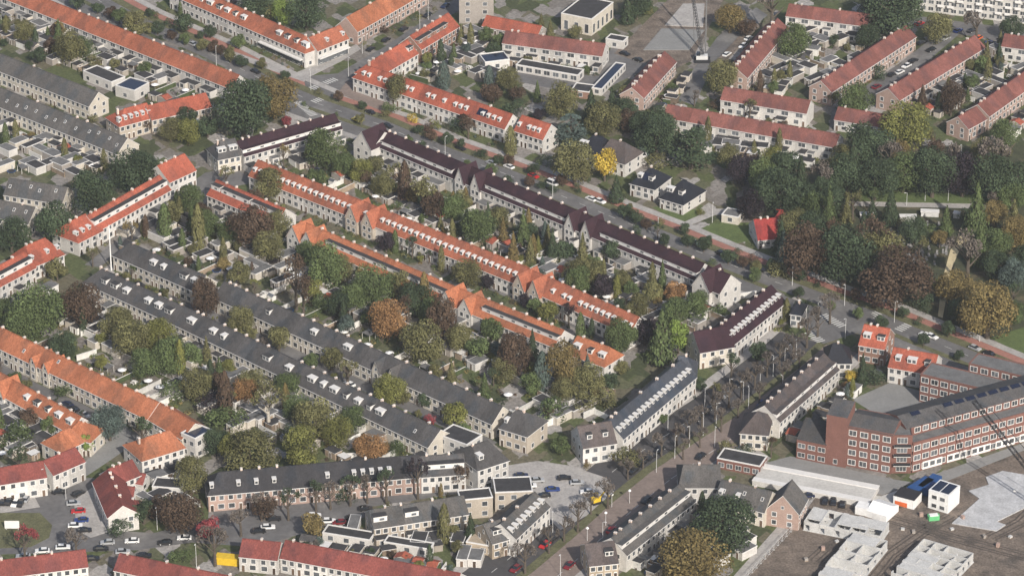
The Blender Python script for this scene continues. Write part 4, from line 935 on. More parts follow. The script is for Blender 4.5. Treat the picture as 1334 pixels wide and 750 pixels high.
def bare(mat, leaves=620):
    b = MB(); tw = []
    def br(p, d, l, r, dep):
        q = p + d * l; b.tube(p, q, r, r * .62, 'bark', 4 if dep < 2 else 3)
        if dep == 4: tw.append(q); return
        for k in range(3 if dep < 3 else 4):
            nd = (d * .9 + rdir() * .62); nd.z = abs(nd.z) * .8 + .1; br(q, nd.normalized(), l * uni(.62, .8), r * .58, dep + 1)
    br(Vector((0, 0, .16)), Vector((0, 0, 1)), .25, .034, 0)
    for i in range(leaves):
        p = random.choice(tw) + rdir() * .06; leaf(b, p, rdir(), uni(.014, .028), mat, uni(.7, 1.3))
    return b
def trunk(hi=.55, pale=False, r=.05):
    b = MB(); m = 'bark_pale' if pale else 'bark'
    b.tube((0, 0, -.02), (0, 0, .3), r, r * .7, m, 7).tube((0, 0, .3), (.01, 0, hi + .2), r * .7, r * .25, m, 6)
    for k in range(5):
        a = k * 1.26 + .3; z = .3 + .05 * k; b.tube((0, 0, z), (math.cos(a) * .26, math.sin(a) * .26, z + .22), r * .42, r * .12, m, 5)
    return b
def pick(kind, col, big=False):
    if kind in 'BQ' and big: kind = 'G'
    key = (kind, col)
    if key not in CACHE:
        m = 'leaf_' + col; nv = 4 if kind in 'BS' else 3
        CACHE[key] = [dict(B=lambda: crown_broad(m), S=lambda: crown_broad(m, .0, 900, 10), C=lambda: crown_cone(m), P=lambda: crown_column(m), W=lambda: bare(m), D=lambda: crown_cedar(m), Q=lambda: crown_broad(m, .08, 2600, 26), G=lambda: crown_broad(m, .12, 6500, 30, .62))[kind]().mesh('crown') for _ in range(nv)]
    return random.choice(CACHE[key])
KN = dict(B=('round_tree', 'round leafy tree', 'tree'), S=('shrub', 'low bush', 'bush'), C=('conifer_tree', 'cone-shaped conifer', 'tree'), P=('columnar_tree', 'narrow columnar tree', 'tree'), W=('bare_tree', 'twiggy half-bare tree', 'tree'), D=('cedar_tree', 'spreading tiered cedar', 'tree'), Q=('oak_tree', 'massive spreading tree', 'tree'))
ASP = dict(B=1.12, S=.72, C=2.0, P=3.0, W=1.45, D=1.0, Q=1.05)
TREES = []
def tree(kind, col, px=None, py=None, wpx=None, loc=None, wm=None, label=None, near=None, asp=None, pale=False):
    if loc is None:
        W = wpx / S(px, py); H = max(1.2, W * (asp or ASP[kind])) * uni(1.0, 1.14); H = min(H, 24)
        loc = P(px, py, H * .57); loc.z = 0
        W *= 1.2 if kind in 'BQSW' else 1.12
    else:
        W = wm; H = W * (asp or ASP[kind]) * uni(.9, 1.15)
    nm, kn, cat = KN[kind]
    near = near or place_of(loc)
    size = '' if kind == 'S' else 'small ' if W < 5 else 'tall ' if H > 13 else ''
    lb = label or (size + LEAFNAME[col] + ' ' + (kn if not (kind == 'W' and col == 'k') else 'leafless tree') + (' near the ' if kind != 'S' else ' beside the ') + near).replace('bare grey-brown leafless', 'grey-brown leafless')
    ro = thing(nm, lb, cat, loc, uni(0, 6.28), lb.replace(' near the ', ' near ').split(' with ')[0], sc=(W, W, H))
    if kind != 'S': obj('trunk', cached(('trunk', kind in 'CPD', pale), lambda: trunk(.55 if kind not in 'CPD' else .7, pale)), ro)
    obj('crown' if kind != 'S' else 'foliage', pick(kind, col, W > 8.5), ro)
    TREES.append((loc, W / 2))
    return ro
def parse(s):
    for ln in s.split(';'):
        q = ln.split()
        if q: tree(q[0][0], q[0][1], float(q[1]), float(q[2]), float(q[3]), asp=float(q[4]) if len(q) > 4 else None)
tree('Q', 'd', 316, 140, 62, label='huge dark green oak at the crossroads above the purple terrace', asp=1.1)
tree('Q', 'm', 357, 124, 50, label='huge orange-tinted oak beside the dark green oak at the crossroads', asp=1.05)
tree('D', 'b', 744, 165, 46, label='spreading blue cedar beside the brick gable end house')
tree('B', 'Y', 788, 213, 25, label='bright yellow tall ginkgo-like tree in front of the villas', asp=1.75)
tree('Q', 'd', 941, 684, 70, label='huge dark green beech on the lower avenue gardens', asp=1.0)
tree('Q', 'm', 905, 728, 74, label='huge orange autumn maple at the bottom edge', asp=1.0)
tree('B', 'R', 272, 687, 26, label='crimson-leaved small tree on the street corner', asp=1.2)
tree('C', 'g', 862, 432, 42, label='broad mid green conifer behind the purple-roofed cross house', asp=1.75)
tree('B', 'p', 968, 220, 36, label='dark purple copper beech behind the black tent-roof villa')
tree('B', 'p', 980, 266, 34, label='dark purple beech by the bright red cottage')
tree('B', 'r', 1167, 362, 78, label='huge red-brown beech over the brick pavement by the cemetery', asp=.95)
tree('B', 'm', 1288, 402, 62, label='large orange-green maple inside the cemetery corner', asp=1.15)
tree('B', 'y', 1182, 163, 54, label='large yellow-green tree in front of the small red-brown terrace', asp=1.15)
tree('D', 'd', 901, 186, 62, label='great dark cedar below the long red-brown terrace', asp=.95)
tree('W', 'o', 349, 521, 50, label='pale-trunked half-bare birch in the back gardens', asp=1.3, pale=True)
tree('B', 'O', 506, 415, 42, label='orange autumn tree behind the long plain grey slate terrace', asp=1.2)
tree('B', 'l', 370, 14, 24, label='lime-yellow tree behind the orange shop terrace', asp=1.5)
tree('B', 'O', 484, 580, 38, label='orange-brown round tree behind the dark slate street terrace', asp=.8)
parse('''Po 8 32 12 2.2;Bo 32 42 24;Cg 62 42 11;Pd 46 48 9;Br 66 58 16;Bo 92 60 36;Bg 108 62 26;So 122 80 22;Bd 50 72 18;Bd 127 10 14;Bd 100 2 18;Br 143 16 14;Bg 155 20 18;Bo 177 30 28;Sg 202 20 11;
Bd 240 30 22;Br 190 160 17 1.2;So 123 155 14;Bd 205 36 15;Br 224 46 12;Bg 240 51 13;Bo 263 58 14;Br 277 62 11;Br 287 65 12;Bo 300 74 14;Bd 315 79 15;Bd 274 41 14;Bg 311 54 17;Bp 303 2 9;
Bd 334 7 36;Bd 399 14 42;Bo 350 18 20;Bd 243 152 22;Bo 222 168 28;By 245 171 28;Bd 270 165 24;BR 373 158 12;Bo 520 115 30 1.3;Pb 578 96 18 2;Pd 587 80 8;Bd 642 65 18;Sr 500 38 13;Br 637 120 20;SY 539 153 15;Sy 568 163 15;
Sd 594 163 24;Br 611 158 22;Sg 508 141 20;Sr 556 165 17;Bg 650 55 18;Pb 637 100 14 2.4;Bo 662 102 27;Br 643 122 19;Br 674 122 17;Sd 672 139 30;Cg 700 117 13 2.4;Co 705 26 11;Co 717 36 13;Bo 749 41 15;Bo 730 130 38 1.2;
Bp 703 149 14;Cd 770 134 24;Bo 785 156 38;Bd 811 142 30;Cd 797 130 20;Bo 816 122 18;Bd 840 163 32;Cd 818 7 22;Cy 841 5 12;Bd 830 6 30;Co 847 7 10;Bm 951 24 32;Bo 939 99 36;Br 973 36 20;Wk 1006 7 50;Bg 1033 53 36;Sr 932 134 18;
Wo 977 141 24;Bd 860 158 36;Sg 874 115 17;Wk 905 125 18;Bd 1130 48 28;Bd 1165 14 62;Bd 1134 6 30;Bo 1221 36 32;Wk 1273 29 36;Bd 1319 36 26;Bg 1113 130 40;Bo 1086 127 15;Sd 1144 94 22;Br 1240 127 27 1.7;Bg 1281 84 20;Bo 1264 86 15;
Pd 1223 132 10;Bd 1132 186 50;Bo 1096 205 28;Wo 1218 179 24;Bo 1281 196 28;Bg 1310 174 32;Wk 1305 200 60''')
CEM = 'cemetery'
def parse_near(s, near):
    for ln in s.split(';'):
        q = ln.split()
        if q: tree(q[0][0], q[0][1], float(q[1]), float(q[2]), float(q[3]), near=near, asp=float(q[4]) if len(q) > 4 else None)
parse_near('''Bd 1104 226 44;Bd 1140 230 48;Bg 1178 222 48;Bd 1216 224 50;Bp 1255 226 48;Bd 1292 232 50;Bd 1325 238 46;Wk 1075 228 40;Wk 1160 205 44;Wk 1240 208 44''', 'cemetery edge')
parse_near('''Cd 1161 265 26;Co 1103 272 19;Cg 1233 284 22;Cg 1273 267 36;Bg 1319 256 32;Wk 1297 258 22;Bm 1324 303 36;Cb 1020 322 27 2.1;Br 1050 327 52 1.25;Bd 1100 333 62;Bo 1150 326 48;Wr 1135 312 52;Wk 1262 327 58;
Bm 1245 375 42;Sd 1202 392 30;Sy 1217 367 14;Bd 1250 405 28;Bb 1322 357 34;Bg 1317 407 30;Bg 1300 315 32;So 1015 350 26;Bd 1060 300 40;Bd 1085 262 34;Bg 1060 270 34;Bd 1042 258 34;Bd 1016 250 52;Bd 1023 217 36;Bd 1075 248 30;Cd 1136 272 20;Bd 1190 300 30;Sg 1210 300 26;So 1178 292 20;Bd 1300 345 34;Cd 1125 290 22''', 'cemetery graves')
parse('''Bo 953 205 28;By 1006 210 28 1.4;Bg 994 229 32 1.5;Cd 1018 306 26;Cb 836 186 20 1.8;Bd 855 176 48;Br 819 157 26;So 857 210 28;Sy 913 275 13;Bo 1037 294 38;Bo 749 210 48;Cd 803 243 24 1.5;Po 665 181 18 2.2;Sg 710 210 20;Wr 610 165 22;
Sd 626 200 15;Sd 705 241 14;Sd 720 245 14;Bd 813 275 16;Bd 828 282 16;Br 842 291 13;Wd 857 299 15;Bd 896 313 15;Bd 917 318 16;Bd 949 334 16;Br 968 341 13;Bo 985 347 14;Br 690 236 13;Bd 650 208 12;Br 562 176 13;Bd 545 168 12;Bd 581 182 13;
Bg 424 193 42 1.2;By 472 224 28;Wo 520 227 32;Wo 551 248 46;Br 565 268 25 1.6;Bg 625 294 38;Sg 517 267 15;Wd 424 267 16;Wk 470 291 14;Bp 503 315 22;Wd 537 318 22;Bo 349 239 34;Wo 294 227 22;Bg 248 260 32;Pg 214 286 20 2.4;Bo 224 277 24 1.4;Bg 267 291 32;
Br 325 294 46 1.2;Bo 363 291 32;Wr 334 260 24;Qd 118 251 46 1.2;Qd 74 289 42 1.2;Qd 170 224 50;Bd 192 215 28;Qd 14 303 38 1.2;Bg 48 403 60 1.1;Bg 5 405 28;Br 105 396 46 1.2;Bd 82 449 32;Bo 173 441 44;By 206 437 38;Bg 223 463 42;Bo 74 350 24;Wo 120 331 20;By 133 442 15;
Br 267 386 29 1.7;Bo 313 417 30 1.3;Bo 363 441 26;Bo 310 355 26;Wr 385 360 44 1.7;Bg 423 345 46 1.3;By 409 377 22;Sg 423 396 32;Sp 358 338 15;Bg 486 372 44;Bd 544 389 38;Wr 532 400 28;Bg 477 413 18;Br 577 415 32 1.9;Bo 551 444 48;Bo 609 355 34;SO 616 434 11;Bg 623 453 28;
Wp 741 405 26;By 713 405 23;Bg 696 398 17;Pg 756 425 14;Pd 771 425 9;Bg 806 437 30 1.6;Bp 840 434 25;Bo 751 357 34;Bg 775 346 21;Bg 755 364 30;Bd 799 326 23;Bp 785 372 26;Py 804 372 11 3;Cd 720 316 20 2.4;Cy 701 318 17 1.8;Cg 682 292 22 2.4;Cd 714 303 15;
Bb 648 456 17 1.7;Br 670 461 36 1.6;Pb 706 480 24 2.3;Bm 734 475 36 1.9;Bo 766 494 38;Cb 765 476 20;Bd 794 497 20;Bo 809 478 17;Sg 720 533 36;So 787 519 32;Wd 643 487 20;By 643 557 13;Bg 732 579 22;
Cg 863 358 17 2.9;Bl 884 437 23 1.8;Bp 843 430 27 1.4;BO 879 381 25;Bo 908 362 21;Sg 896 401 48;Sg 937 403 22;Bg 817 436 22 1.5;Wd 953 475 32;Wo 929 511 26;Bd 987 459 24;Bd 913 500 15;Bg 865 545 11;So 814 596 36;Wp 882 564 20;''')
parse_near('''Wk 862 574 26;Wk 880 562 26;Wk 898 548 28;Wk 915 536 28;Wk 932 522 28;Wk 950 510 28;Wk 966 497 28;Wk 984 484 28;Wk 1000 470 28;Wk 1016 458 28;Wk 1034 444 30;Wk 1052 428 30;Wk 1066 414 30;Wk 1082 395 32;Wk 890 580 24;Wk 912 564 24;Wk 940 543 24;Wk 962 526 24;Wk 990 505 24;Wk 1020 480 26;Wk 1042 462 26;Wk 792 637 34;Wk 753 668 34;Wk 684 721 34;Wk 715 698 28;Wk 770 650 24;Wk 818 606 24;Wk 838 592 24;Wk 735 684 28''', 'avenue kerb')
parse('''Bo 248 618 36 1.3;Bo 325 589 60 .9;By 308 582 36;By 397 582 48;Br 236 666 48;Wk 279 704 42;Wk 313 673 34;Br 344 661 26;Bm 404 685 28 1.2;Bo 353 719 22;Sg 236 723 28;Wd 411 641 32 1.5;Wd 375 652 32 1.5;Wk 340 655 30 1.5;Wk 404 714 26;
Bg 248 463 26;Pd 274 483 12;SY 303 485 16;BO 320 509 30 1.2;Sp 277 524 38;Sg 296 543 44;Bg 387 531 32;Bo 411 545 46;Sd 330 590 46 .9;Sd 380 560 22;Sg 224 509 32;Bo 431 466 25;Wo 453 483 30;By 508 507 34;Bo 525 516 17;Sg 515 583 24;By 592 540 28;SR 558 545 18;By 642 555 13;
Wd 456 634 32 1.5;Wd 503 628 34 1.5;Wk 430 640 30 1.5;Wk 478 632 30 1.5;Wp 544 616 32 1.9;Br 597 616 23 1.5;Cd 613 683 20;Sd 450 644 26;SY 561 704 15;Wd 24 596 36;Bl 113 577 18 1.4;Bb 142 548 36 1.3;Wd 185 562 40;Bg 65 555 20 1.3;Br 38 543 24;Sg 84 509 24;Sg 19 564 42;By 133 471 17;
WR 31 704 36;Wk 98 700 32;Bd 187 666 28;Br 209 661 30;Sd 156 687 28;Cd 1124 478 19 2.6;BY 1109 490 15;SO 1101 500 9;Sd 1141 488 28;Sd 969 586 24;So 946 584 26;Wr 1005 580 20;Bd 555 520 18;Wo 300 520 22;Bg 350 480 20''')

parse('''Bg 400 330 30;Bo 445 350 30;Bg 460 385 34;Bo 520 370 30;Bg 560 405 30;Bo 600 440 34;Bg 640 430 26;Wr 395 385 42 1.6;Bo 350 320 34;Bg 300 300 30;Bo 655 482 30;Bg 690 500 26;Bo 735 507 30;So 760 522 32;Bd 440 395 28;Bm 475 350 24;
Bg 30 425 42;Bo 150 420 38;Bg 190 472 36;Bo 255 500 36;By 440 562 36;Bg 460 545 30;Bd 280 576 30;Bo 330 500 36;Bg 375 500 30;
Bg 450 215 28;Bo 500 240 30;Bg 590 270 32;Bo 650 285 26;Bd 735 325 26;Bo 830 397 28;Bg 880 407 32;Bo 600 262 24;Bm 540 255 22;Bd 690 300 18;Bo 770 355 30;Bg 910 395 28;Bo 850 380 24''')
for ln_, cs_ in ((ST1, 'dokdpo'), (ST2, 'ooykgo'), (ST3, 'odgrko')):
    for off in (-3.6, 3.6):
        line = offset_line(ln_, off)
        for i in range(len(line) - 1):
            d = line[i + 1] - line[i]; n_ = int(d.length / 8)
            for j in range(n_):
                p = line[i] + d * ((j + uni(.1, .9)) / n_)
                if not blocked(p, .5, False) and rnd() < .75: tree(random.choice('BBSW'), random.choice(cs_), loc=p, wm=uni(2.4, 5.0)).name = 'front_garden_tree'
# ------------------------------------------------------------------ gardens: fences, sheds, bushes
def shed_mesh(k):
    def f():
        b = MB(); w, d, h = [(1.6, 1.3, 2.2), (2.2, 1.5, 2.4), (1.5, 2.4, 2.5), (2.6, 2.0, 2.6)][k % 4]
        b.box(-w, w, -d, d, 0, h, ['shed_wall', 'fence_white', 'fence_wood', 'wall_greybrick'][(k // 2) % 4])
        return b
    def r():
        b = MB(); w, d, h = [(1.6, 1.3, 2.2), (2.2, 1.5, 2.4), (1.5, 2.4, 2.5), (2.6, 2.0, 2.6)][k % 4]
        if k < 6: b.box(-w - .15, w + .15, -d - .15, d + .15, h, h + .16, 'trim_white' if k % 2 else 'bitumen', top=['bitumen', 'bitumen', 'bitumen', 'bitumen_pale', 'trim_white', 'bitumen'][k])
        else:
            for s in (-1, 1):
                b.face([(-w - .2, s * (d + .2), h - .1), (w + .2, s * (d + .2), h - .1), (w + .2, 0, h + .9), (-w - .2, 0, h + .9)], 'roof_orange3' if k == 6 else 'roof_slate')
            for s in (-1, 1): b.face([(s * w, -d, h), (s * w, d, h), (s * w, 0, h + .85)], 'wall_cream')
        return b
    return cached(('shed_walls', k), f), cached(('shed_roof', k), r)
SHEDN = ['dark flat-roofed shed', 'white-trimmed flat-roofed shed', 'narrow dark-roofed shed', 'pale flat-roofed garage shed', 'white-roofed garden shed', 'wide black-roofed shed', 'orange pitched garden shed', 'slate pitched garden shed']
nshed = nfence = nbush = 0
def shed(p, ang, short):
    global nshed
    if nshed >= 290 or blocked(p, 1.5): return
    k = random.choice([0, 0, 1, 1, 2, 3, 4, 5, 5, 6, 7]); a, r = shed_mesh(k)
    lb = SHEDN[k] + ' in yards of the ' + short
    ro = thing('garden_shed', lb, 'shed', p, ang, lb); obj('walls', a, ro); obj('roof', r, ro)
    obj('door', door_mesh(), ro, (0, [1.3, 1.5, 2.4, 2.0][k % 4] + .003, 0), 0, (.9, 1, .9)); nshed += 1
def fence(a, c, mat, h, short):
    global nfence
    if nfence >= 290: return
    d = c - a; L = round(d.length); me = cached(('fence', L, mat, h), lambda: MB().box(0, L, -.09, .09, 0, h, mat).box(0, L, -.14, .14, h, h + .08, 'fence_white'))
    post = cached(('post', mat, h), lambda: MB().box(-.12, .12, -.16, .16, 0, h + .2, mat))
    lb = dict(fence_white='white garden wall between yards of the ', fence_wood='brown timber fence between yards of the ', hedge='clipped green hedge between yards of the ')[mat] + short
    ro = thing('garden_hedge' if mat == 'hedge' else 'garden_fence', lb, 'hedge' if mat == 'hedge' else 'fence', a, math.atan2(d.y, d.x), lb); obj('panel', me, ro)
    if mat != 'hedge':
        for x in (0, L): obj('post', post, ro, (x, 0, 0))
    nfence += 1
npatio = 0
PAT = ['white garden table set', 'pale parasol', 'round trampoline', 'small glass greenhouse', 'grey patio pergola']
def patio(p, ang, short):
    global npatio
    k = random.choice([0, 0, 1, 1, 2, 3, 4, 4]); lb = PAT[k] + ' in yards of the ' + short; cat = ['table', 'parasol', 'trampoline', 'greenhouse', 'pergola'][k]
    ro = thing(['garden_table', 'parasol', 'trampoline', 'greenhouse', 'pergola'][k], lb, cat, p, ang, lb)
    if k == 0:
        obj('table_top', cached(('table_top',), lambda: MB().box(-.8, .8, -.5, .5, .68, .76, 'fence_white')), ro)
        for x in (-.7, .7): obj('leg', cached(('table_leg',), lambda: MB().box(-.05, .05, -.4, .4, 0, .68, 'fence_white')), ro, (x, 0, 0))
        for y in (-.9, .9): obj('bench', cached(('bench',), lambda: MB().box(-.8, .8, -.2, .2, .38, .46, 'fence_white').box(-.7, -.6, -.15, .15, 0, .38, 'fence_white').box(.6, .7, -.15, .15, 0, .38, 'fence_white')), ro, (0, y, 0))
    elif k == 1:
        obj('pole', cached(('ppole',), lambda: MB().tube((0, 0, 0), (0, 0, 2.5), .04, .04, 'lamp_metal', 5)), ro)
        obj('canopy', cached(('pcanopy',), lambda: MB().tube((0, 0, 2.05), (0, 0, 2.6), 1.5, .05, 'plastic_tent', 8)), ro)
    elif k == 2:
        obj('mat', cached(('tmat',), lambda: MB().tube((0, 0, .7), (0, 0, .74), 1.3, 1.3, 'steel_dark', 14)), ro); obj('rim', cached(('trim',), lambda: MB().tube((0, 0, .66), (0, 0, .7), 1.6, 1.6, 'steel_blue', 14)), ro)
        for q in range(4): obj('leg', cached(('tleg',), lambda: MB().tube((0, 0, 0), (0, 0, .66), .05, .05, 'lamp_metal', 4)), ro, (1.4 * math.cos(q * 1.57), 1.4 * math.sin(q * 1.57), 0))
    elif k == 3:
        obj('glazing', cached(('ghouse',), lambda: MB().prism([(-1.2, -.9), (1.2, -.9), (1.2, .9), (-1.2, .9)], 0, 1.5, 'frame_white').face([(-1.25, -.95, 1.5), (1.25, -.95, 1.5), (1.25, 0, 2.2), (-1.25, 0, 2.2)], 'glass').face([(1.25, .95, 1.5), (-1.25, .95, 1.5), (-1.25, 0, 2.2), (1.25, 0, 2.2)], 'glass')), ro)
        obj('ridge_bar', cached(('gridge',), lambda: MB().box(-1.25, 1.25, -.05, .05, 2.2, 2.28, 'frame_white')), ro)
    else:
        obj('canopy', cached(('perg',), lambda: MB().box(-1.8, 1.8, -1.4, 1.4, 2.3, 2.42, 'bitumen_pale').box(-1.85, 1.85, 1.4, 1.5, 2.2, 2.45, 'trim_white')), ro)
        for x in (-1.7, 1.7):
            for y in (-1.3, 1.3): obj('post', cached(('pergpost',), lambda: MB().box(-.06, .06, -.06, .06, 0, 2.3, 'fence_white')), ro, (x, y, 0))
    npatio += 1
def inframe(p):
    v = p - camo.location; dep = v.y * CP - v.z * SP; x = 667 + F * v.x / dep; y = 375 - F * (v.y * SP + v.z * CP) / dep
    return -15 < x < 1350 and -20 < y < 775
random.shuffle(TERR)
for t in TERR:
    for sg, dep in ((1, t['garden']), (-1, t['back'])):
        if not dep: continue
        y0 = t['w'] if sg > 0 else -t['wb']
        at = lambda x, y: t['o'] + t['d'] * x + t['nv'] * y
        ang = t['ang'] if sg > 0 else t['ang'] + math.pi
        for i in range(t['n']):
            x = t['u'] * i; xc = x + t['u'] / 2
            e = at(xc, y0 + sg * (dep - 2))
            if not inframe(e): continue
            if dep >= 8:
                if rnd() < t['sheds']: shed(at(xc + uni(-.5, .5), y0 + sg * (dep - uni(1.2, 3.2))), ang + random.choice([0, 0, math.pi / 2]), t['short'])
                if rnd() < t['sheds'] * .45: shed(at(xc + uni(-1, 1), y0 + sg * dep * uni(.45, .65)), ang + random.choice([0, math.pi / 2]), t['short'])
                if rnd() < t['fences'] and i:
                    a, c = at(x, y0 + sg * 4.0), at(x, y0 + sg * (dep - .5))
                    if not blocked(a, .4) and not blocked(c, .4) and not blocked((a + c) / 2, .4): fence(a, c, random.choice(['fence_white', 'fence_white', 'fence_wood', 'hedge']), random.choice([1.8, 2.0]), t['short'])
            if dep >= 12 and rnd() < .34:
                p = at(xc + uni(-1.5, 1.5), y0 + sg * uni(5.5, dep - 2))
                if not blocked(p, 1.5) and all((p - q).length > r + 1.5 for q, r in TREES): tree(random.choice('BBBBCW'), random.choice('ggdooyoorbm'), loc=p, wm=uni(4.0, 7.0), near=t['short']).name = 'garden_tree'
            if dep >= 8 and npatio < 220 and rnd() < .5:
                p = at(xc + uni(-1, 1), y0 + sg * uni(4.5, dep - 3))
                if not blocked(p, .8): patio(p, ang, t['short'])
            k = 3 if dep >= 8 else 1
            for j in range(k):
                if nbush < 300 and rnd() < .6:
                    p = at(x + uni(.3, t['u'] - .3), y0 + sg * uni(1.0 if dep < 8 else 4.5, dep))
                    if not blocked(p, .6):
                        tree(random.choice('SSSBBP'), random.choice('ggdooyorbmd'), loc=p, wm=uni(1.6, 3.6), near=t['short'], asp=None).name = 'garden_bush'; nbush += 1
# yards that are not laid out plot by plot
def out_mesh(k):
    w, d, h = [(2.0, 3.2, 2.5), (3.2, 2.2, 2.7), (1.6, 4.2, 2.6)][k % 3]
    def f(): return MB().box(-w, w, -d, d, 0, h, ['wall_white', 'wall_greybrick', 'wall_cream'][k // 3])
    def r(): return MB().box(-w - .12, w + .12, -d - .12, d + .12, h, h + .2, 'trim_white').box(-w + .1, w - .1, -d + .1, d - .1, h + .201, h + .23, 'bitumen' if k % 2 else 'bitumen_pale')
    return cached(('out_walls', k), f), cached(('out_roof', k), r), d
nout = 0
ITEMS = []
def yard(poly, short, n, ang=R(-45), veg='ggdooyorm'):
    global nout
    w = poly_px(poly); xs = [p.x for p in w]; ys = [p.y for p in w]; got = 0
    for _ in range(n * 12):
        if got >= n: break
        p = Vector((uni(min(xs), max(xs)), uni(min(ys), max(ys)), 0)); k = len(w); ins = False
        for i in range(k):
            q, s = w[i], w[i - 1]
            if (q.y > p.y) != (s.y > p.y) and p.x < (s.x - q.x) * (p.y - q.y) / (s.y - q.y) + q.x: ins = not ins
        if not ins or blocked(p, 2.2) or any((p - q).length < 3.6 for q in ITEMS[-400:]): continue
        ITEMS.append(p); got += 1; u_ = rnd()
        if u_ < .42 and nout < 295:
            kk = random.randrange(9); a_, r_, d_ = out_mesh(kk); lb = ['white', 'grey brick', 'cream'][kk // 3] + ' flat-roofed outbuilding in yards of the ' + short
            ro = thing('yard_outbuilding', lb, 'outbuilding', p, ang + random.choice([0, math.pi / 2, math.pi]) + uni(-.05, .05), lb); obj('walls', a_, ro); obj('roof', r_, ro); obj('door', door_mesh(), ro, (0, d_ + .003, 0)); nout += 1
        elif u_ < .62: patio(p, ang + uni(-.2, .2), short)
        elif u_ < .82:
            tree(random.choice('BBBCP'), random.choice(veg), loc=p, wm=uni(2.5, 6.0), near=short).name = 'yard_tree'
        else:
            q = p + Vector((math.cos(ang), math.sin(ang), 0)) * uni(5, 8)
            if not blocked(q, 1) and nfence < 300: fence(p, q, random.choice(['fence_white', 'fence_wood']), 1.8, short)
yard([(470, 225), (560, 262), (900, 392), (850, 408), (640, 330), (480, 264)], 'long purple terrace on the main road', 55)
yard([(370, 300), (560, 385), (730, 460), (690, 505), (480, 420), (300, 345)], 'long plain grey slate terrace', 70)
yard([(100, 420), (250, 445), (400, 520), (380, 560), (250, 520), (110, 450)], 'patchy orange terrace', 45)
yard([(190, 295), (300, 300), (350, 338), (290, 350), (215, 322)], 'upper grey terrace by the mast', 26)
yard([(690, 505), (790, 505), (800, 530), (740, 560), (712, 545)], 'brown-roofed cross house', 16)
yard([(815, 372), (920, 385), (960, 395), (900, 430), (830, 415)], 'white stepped-gable house', 22)
yard([(0, 20), (60, 25), (250, 100), (230, 112), (150, 105), (0, 62)], 'long orange terrace with white rear walls', 34)
yard([(0, 165), (60, 185), (130, 215), (110, 235), (0, 225)], 'grey terrace dotted with roof windows', 26)
yard([(1020, 35), (1130, 40), (1150, 60), (1070, 110), (990, 105)], 'red-brown terrace at the head of the yards', 40)
yard([(1225, 100), (1300, 62), (1340, 62), (1340, 90), (1270, 135), (1215, 130)], 'long red-brown terrace with broad pink gable', 26)
yard([(545, 62), (600, 35), (640, 50), (650, 90), (640, 110), (560, 98)], 'red-orange terrace with dark dormers', 28)
yard([(260, 475), (330, 490), (430, 545), (400, 590), (290, 590), (285, 540), (225, 510)], 'long lower grey terrace with box dormers', 30)
yard([(425, 690), (480, 684), (640, 690), (640, 735), (560, 722)], 'low grey terrace across the street', 26, R(-8))
yard([(880, 188), (1000, 185), (1080, 195), (1060, 205), (900, 200)], 'long red-brown terrace above the villas', 14, R(-10))
yard([(0, 540), (60, 545), (60, 580), (0, 605)], 'orange terrace on the west edge', 16)
yard([(165, 640), (250, 625), (262, 650), (200, 668), (176, 664)], 'red row with blank white gable', 12)
yard([(880, 660), (900, 650), (1010, 690), (990, 720), (880, 740)], 'grey row beside the huge beech', 12)
# low planting that nobody could count: beds, climbers and hedges of all the gardens
cl = MB(); ncl = 0
CC = ['leaf_g', 'leaf_d', 'leaf_o', 'leaf_o', 'leaf_y', 'leaf_r', 'leaf_m', 'leaf_b', 'leaf_k']
for t in TERR:
    for sg, dep in ((1, t['garden']), (-1, t['back'])):
        if not dep: continue
        for _ in range(int(t['n'] * (2.2 if dep < 8 else 5))):
            x, y = uni(0, t['L']), (t['w'] if sg > 0 else -t['wb']) + sg * uni(.8, dep + 1)
            p = t['o'] + t['d'] * x + t['nv'] * y
            if not inframe(p) or blocked(p, .3): continue
            r_, h_ = uni(.5, 1.5), uni(.5, 1.8); m_ = random.choice(CC); tt = uni(.75, 1.25); ncl += 1
            for q in range(int(16 + r_ * 22)):
                d_ = rdir(); d_.z = abs(d_.z)
                leaf(cl, p + Vector((d_.x * r_, d_.y * r_, d_.z * h_)) * uni(.7, 1.05), d_ + rdir() * .6, uni(.14, .30), m_, tt * uni(.75, 1.25))
tag(obj('garden_planting', cl), 'mixed low garden planting between the terraces', 'planting', None, 'stuff')
# rear lane walls drawn as pale lines in the photograph
for k, (a, c, mt, h) in enumerate((((95, 430), (120, 442), 'fence_white', 2.2), ((120, 442), (150, 458), 'fence_white', 2.2), ((150, 458), (184, 476), 'fence_white', 2.2), ((184, 476), (225, 494), 'fence_white', 2.2), ((225, 494), (266, 512), 'fence_white', 2.2), ((100, 470), (126, 462), 'fence_white', 2), ((122, 428), (152, 418), 'fence_white', 2),
        ((300, 332), (330, 346), 'fence_white', 1.8), ((905, 378), (945, 392), 'fence_white', 2), ((945, 392), (985, 386), 'fence_white', 2), ((880, 416), (908, 420), 'fence_white', 2), ((908, 420), (938, 396), 'fence_white', 2),
        ((572, 456), (620, 477), 'fence_white', 2), ((706, 558), (758, 538), 'fence_white', 2.2), ((760, 545), (775, 538), 'fence_white', 2), ((440, 598), (470, 596), 'fence_white', 1.8), ((840, 392), (866, 400), 'fence_white', 2), ((640, 350), (664, 352), 'fence_white', 2), ((560, 290), (600, 296), 'fence_white', 2))):
    a, c = P(*a), P(*c); d = c - a; lb = 'pale rear-lane wall near the ' + place_of((a + c) / 2)
    ro = thing('lane_wall', lb, 'wall', a, math.atan2(d.y, d.x), lb); obj('panel', MB().box(0, d.length, -.12, .12, 0, h, 'fence_white'), ro); obj('coping', MB().box(-.05, d.length + .05, -.2, .2, h + .001, h + .12, 'trim_white'), ro)

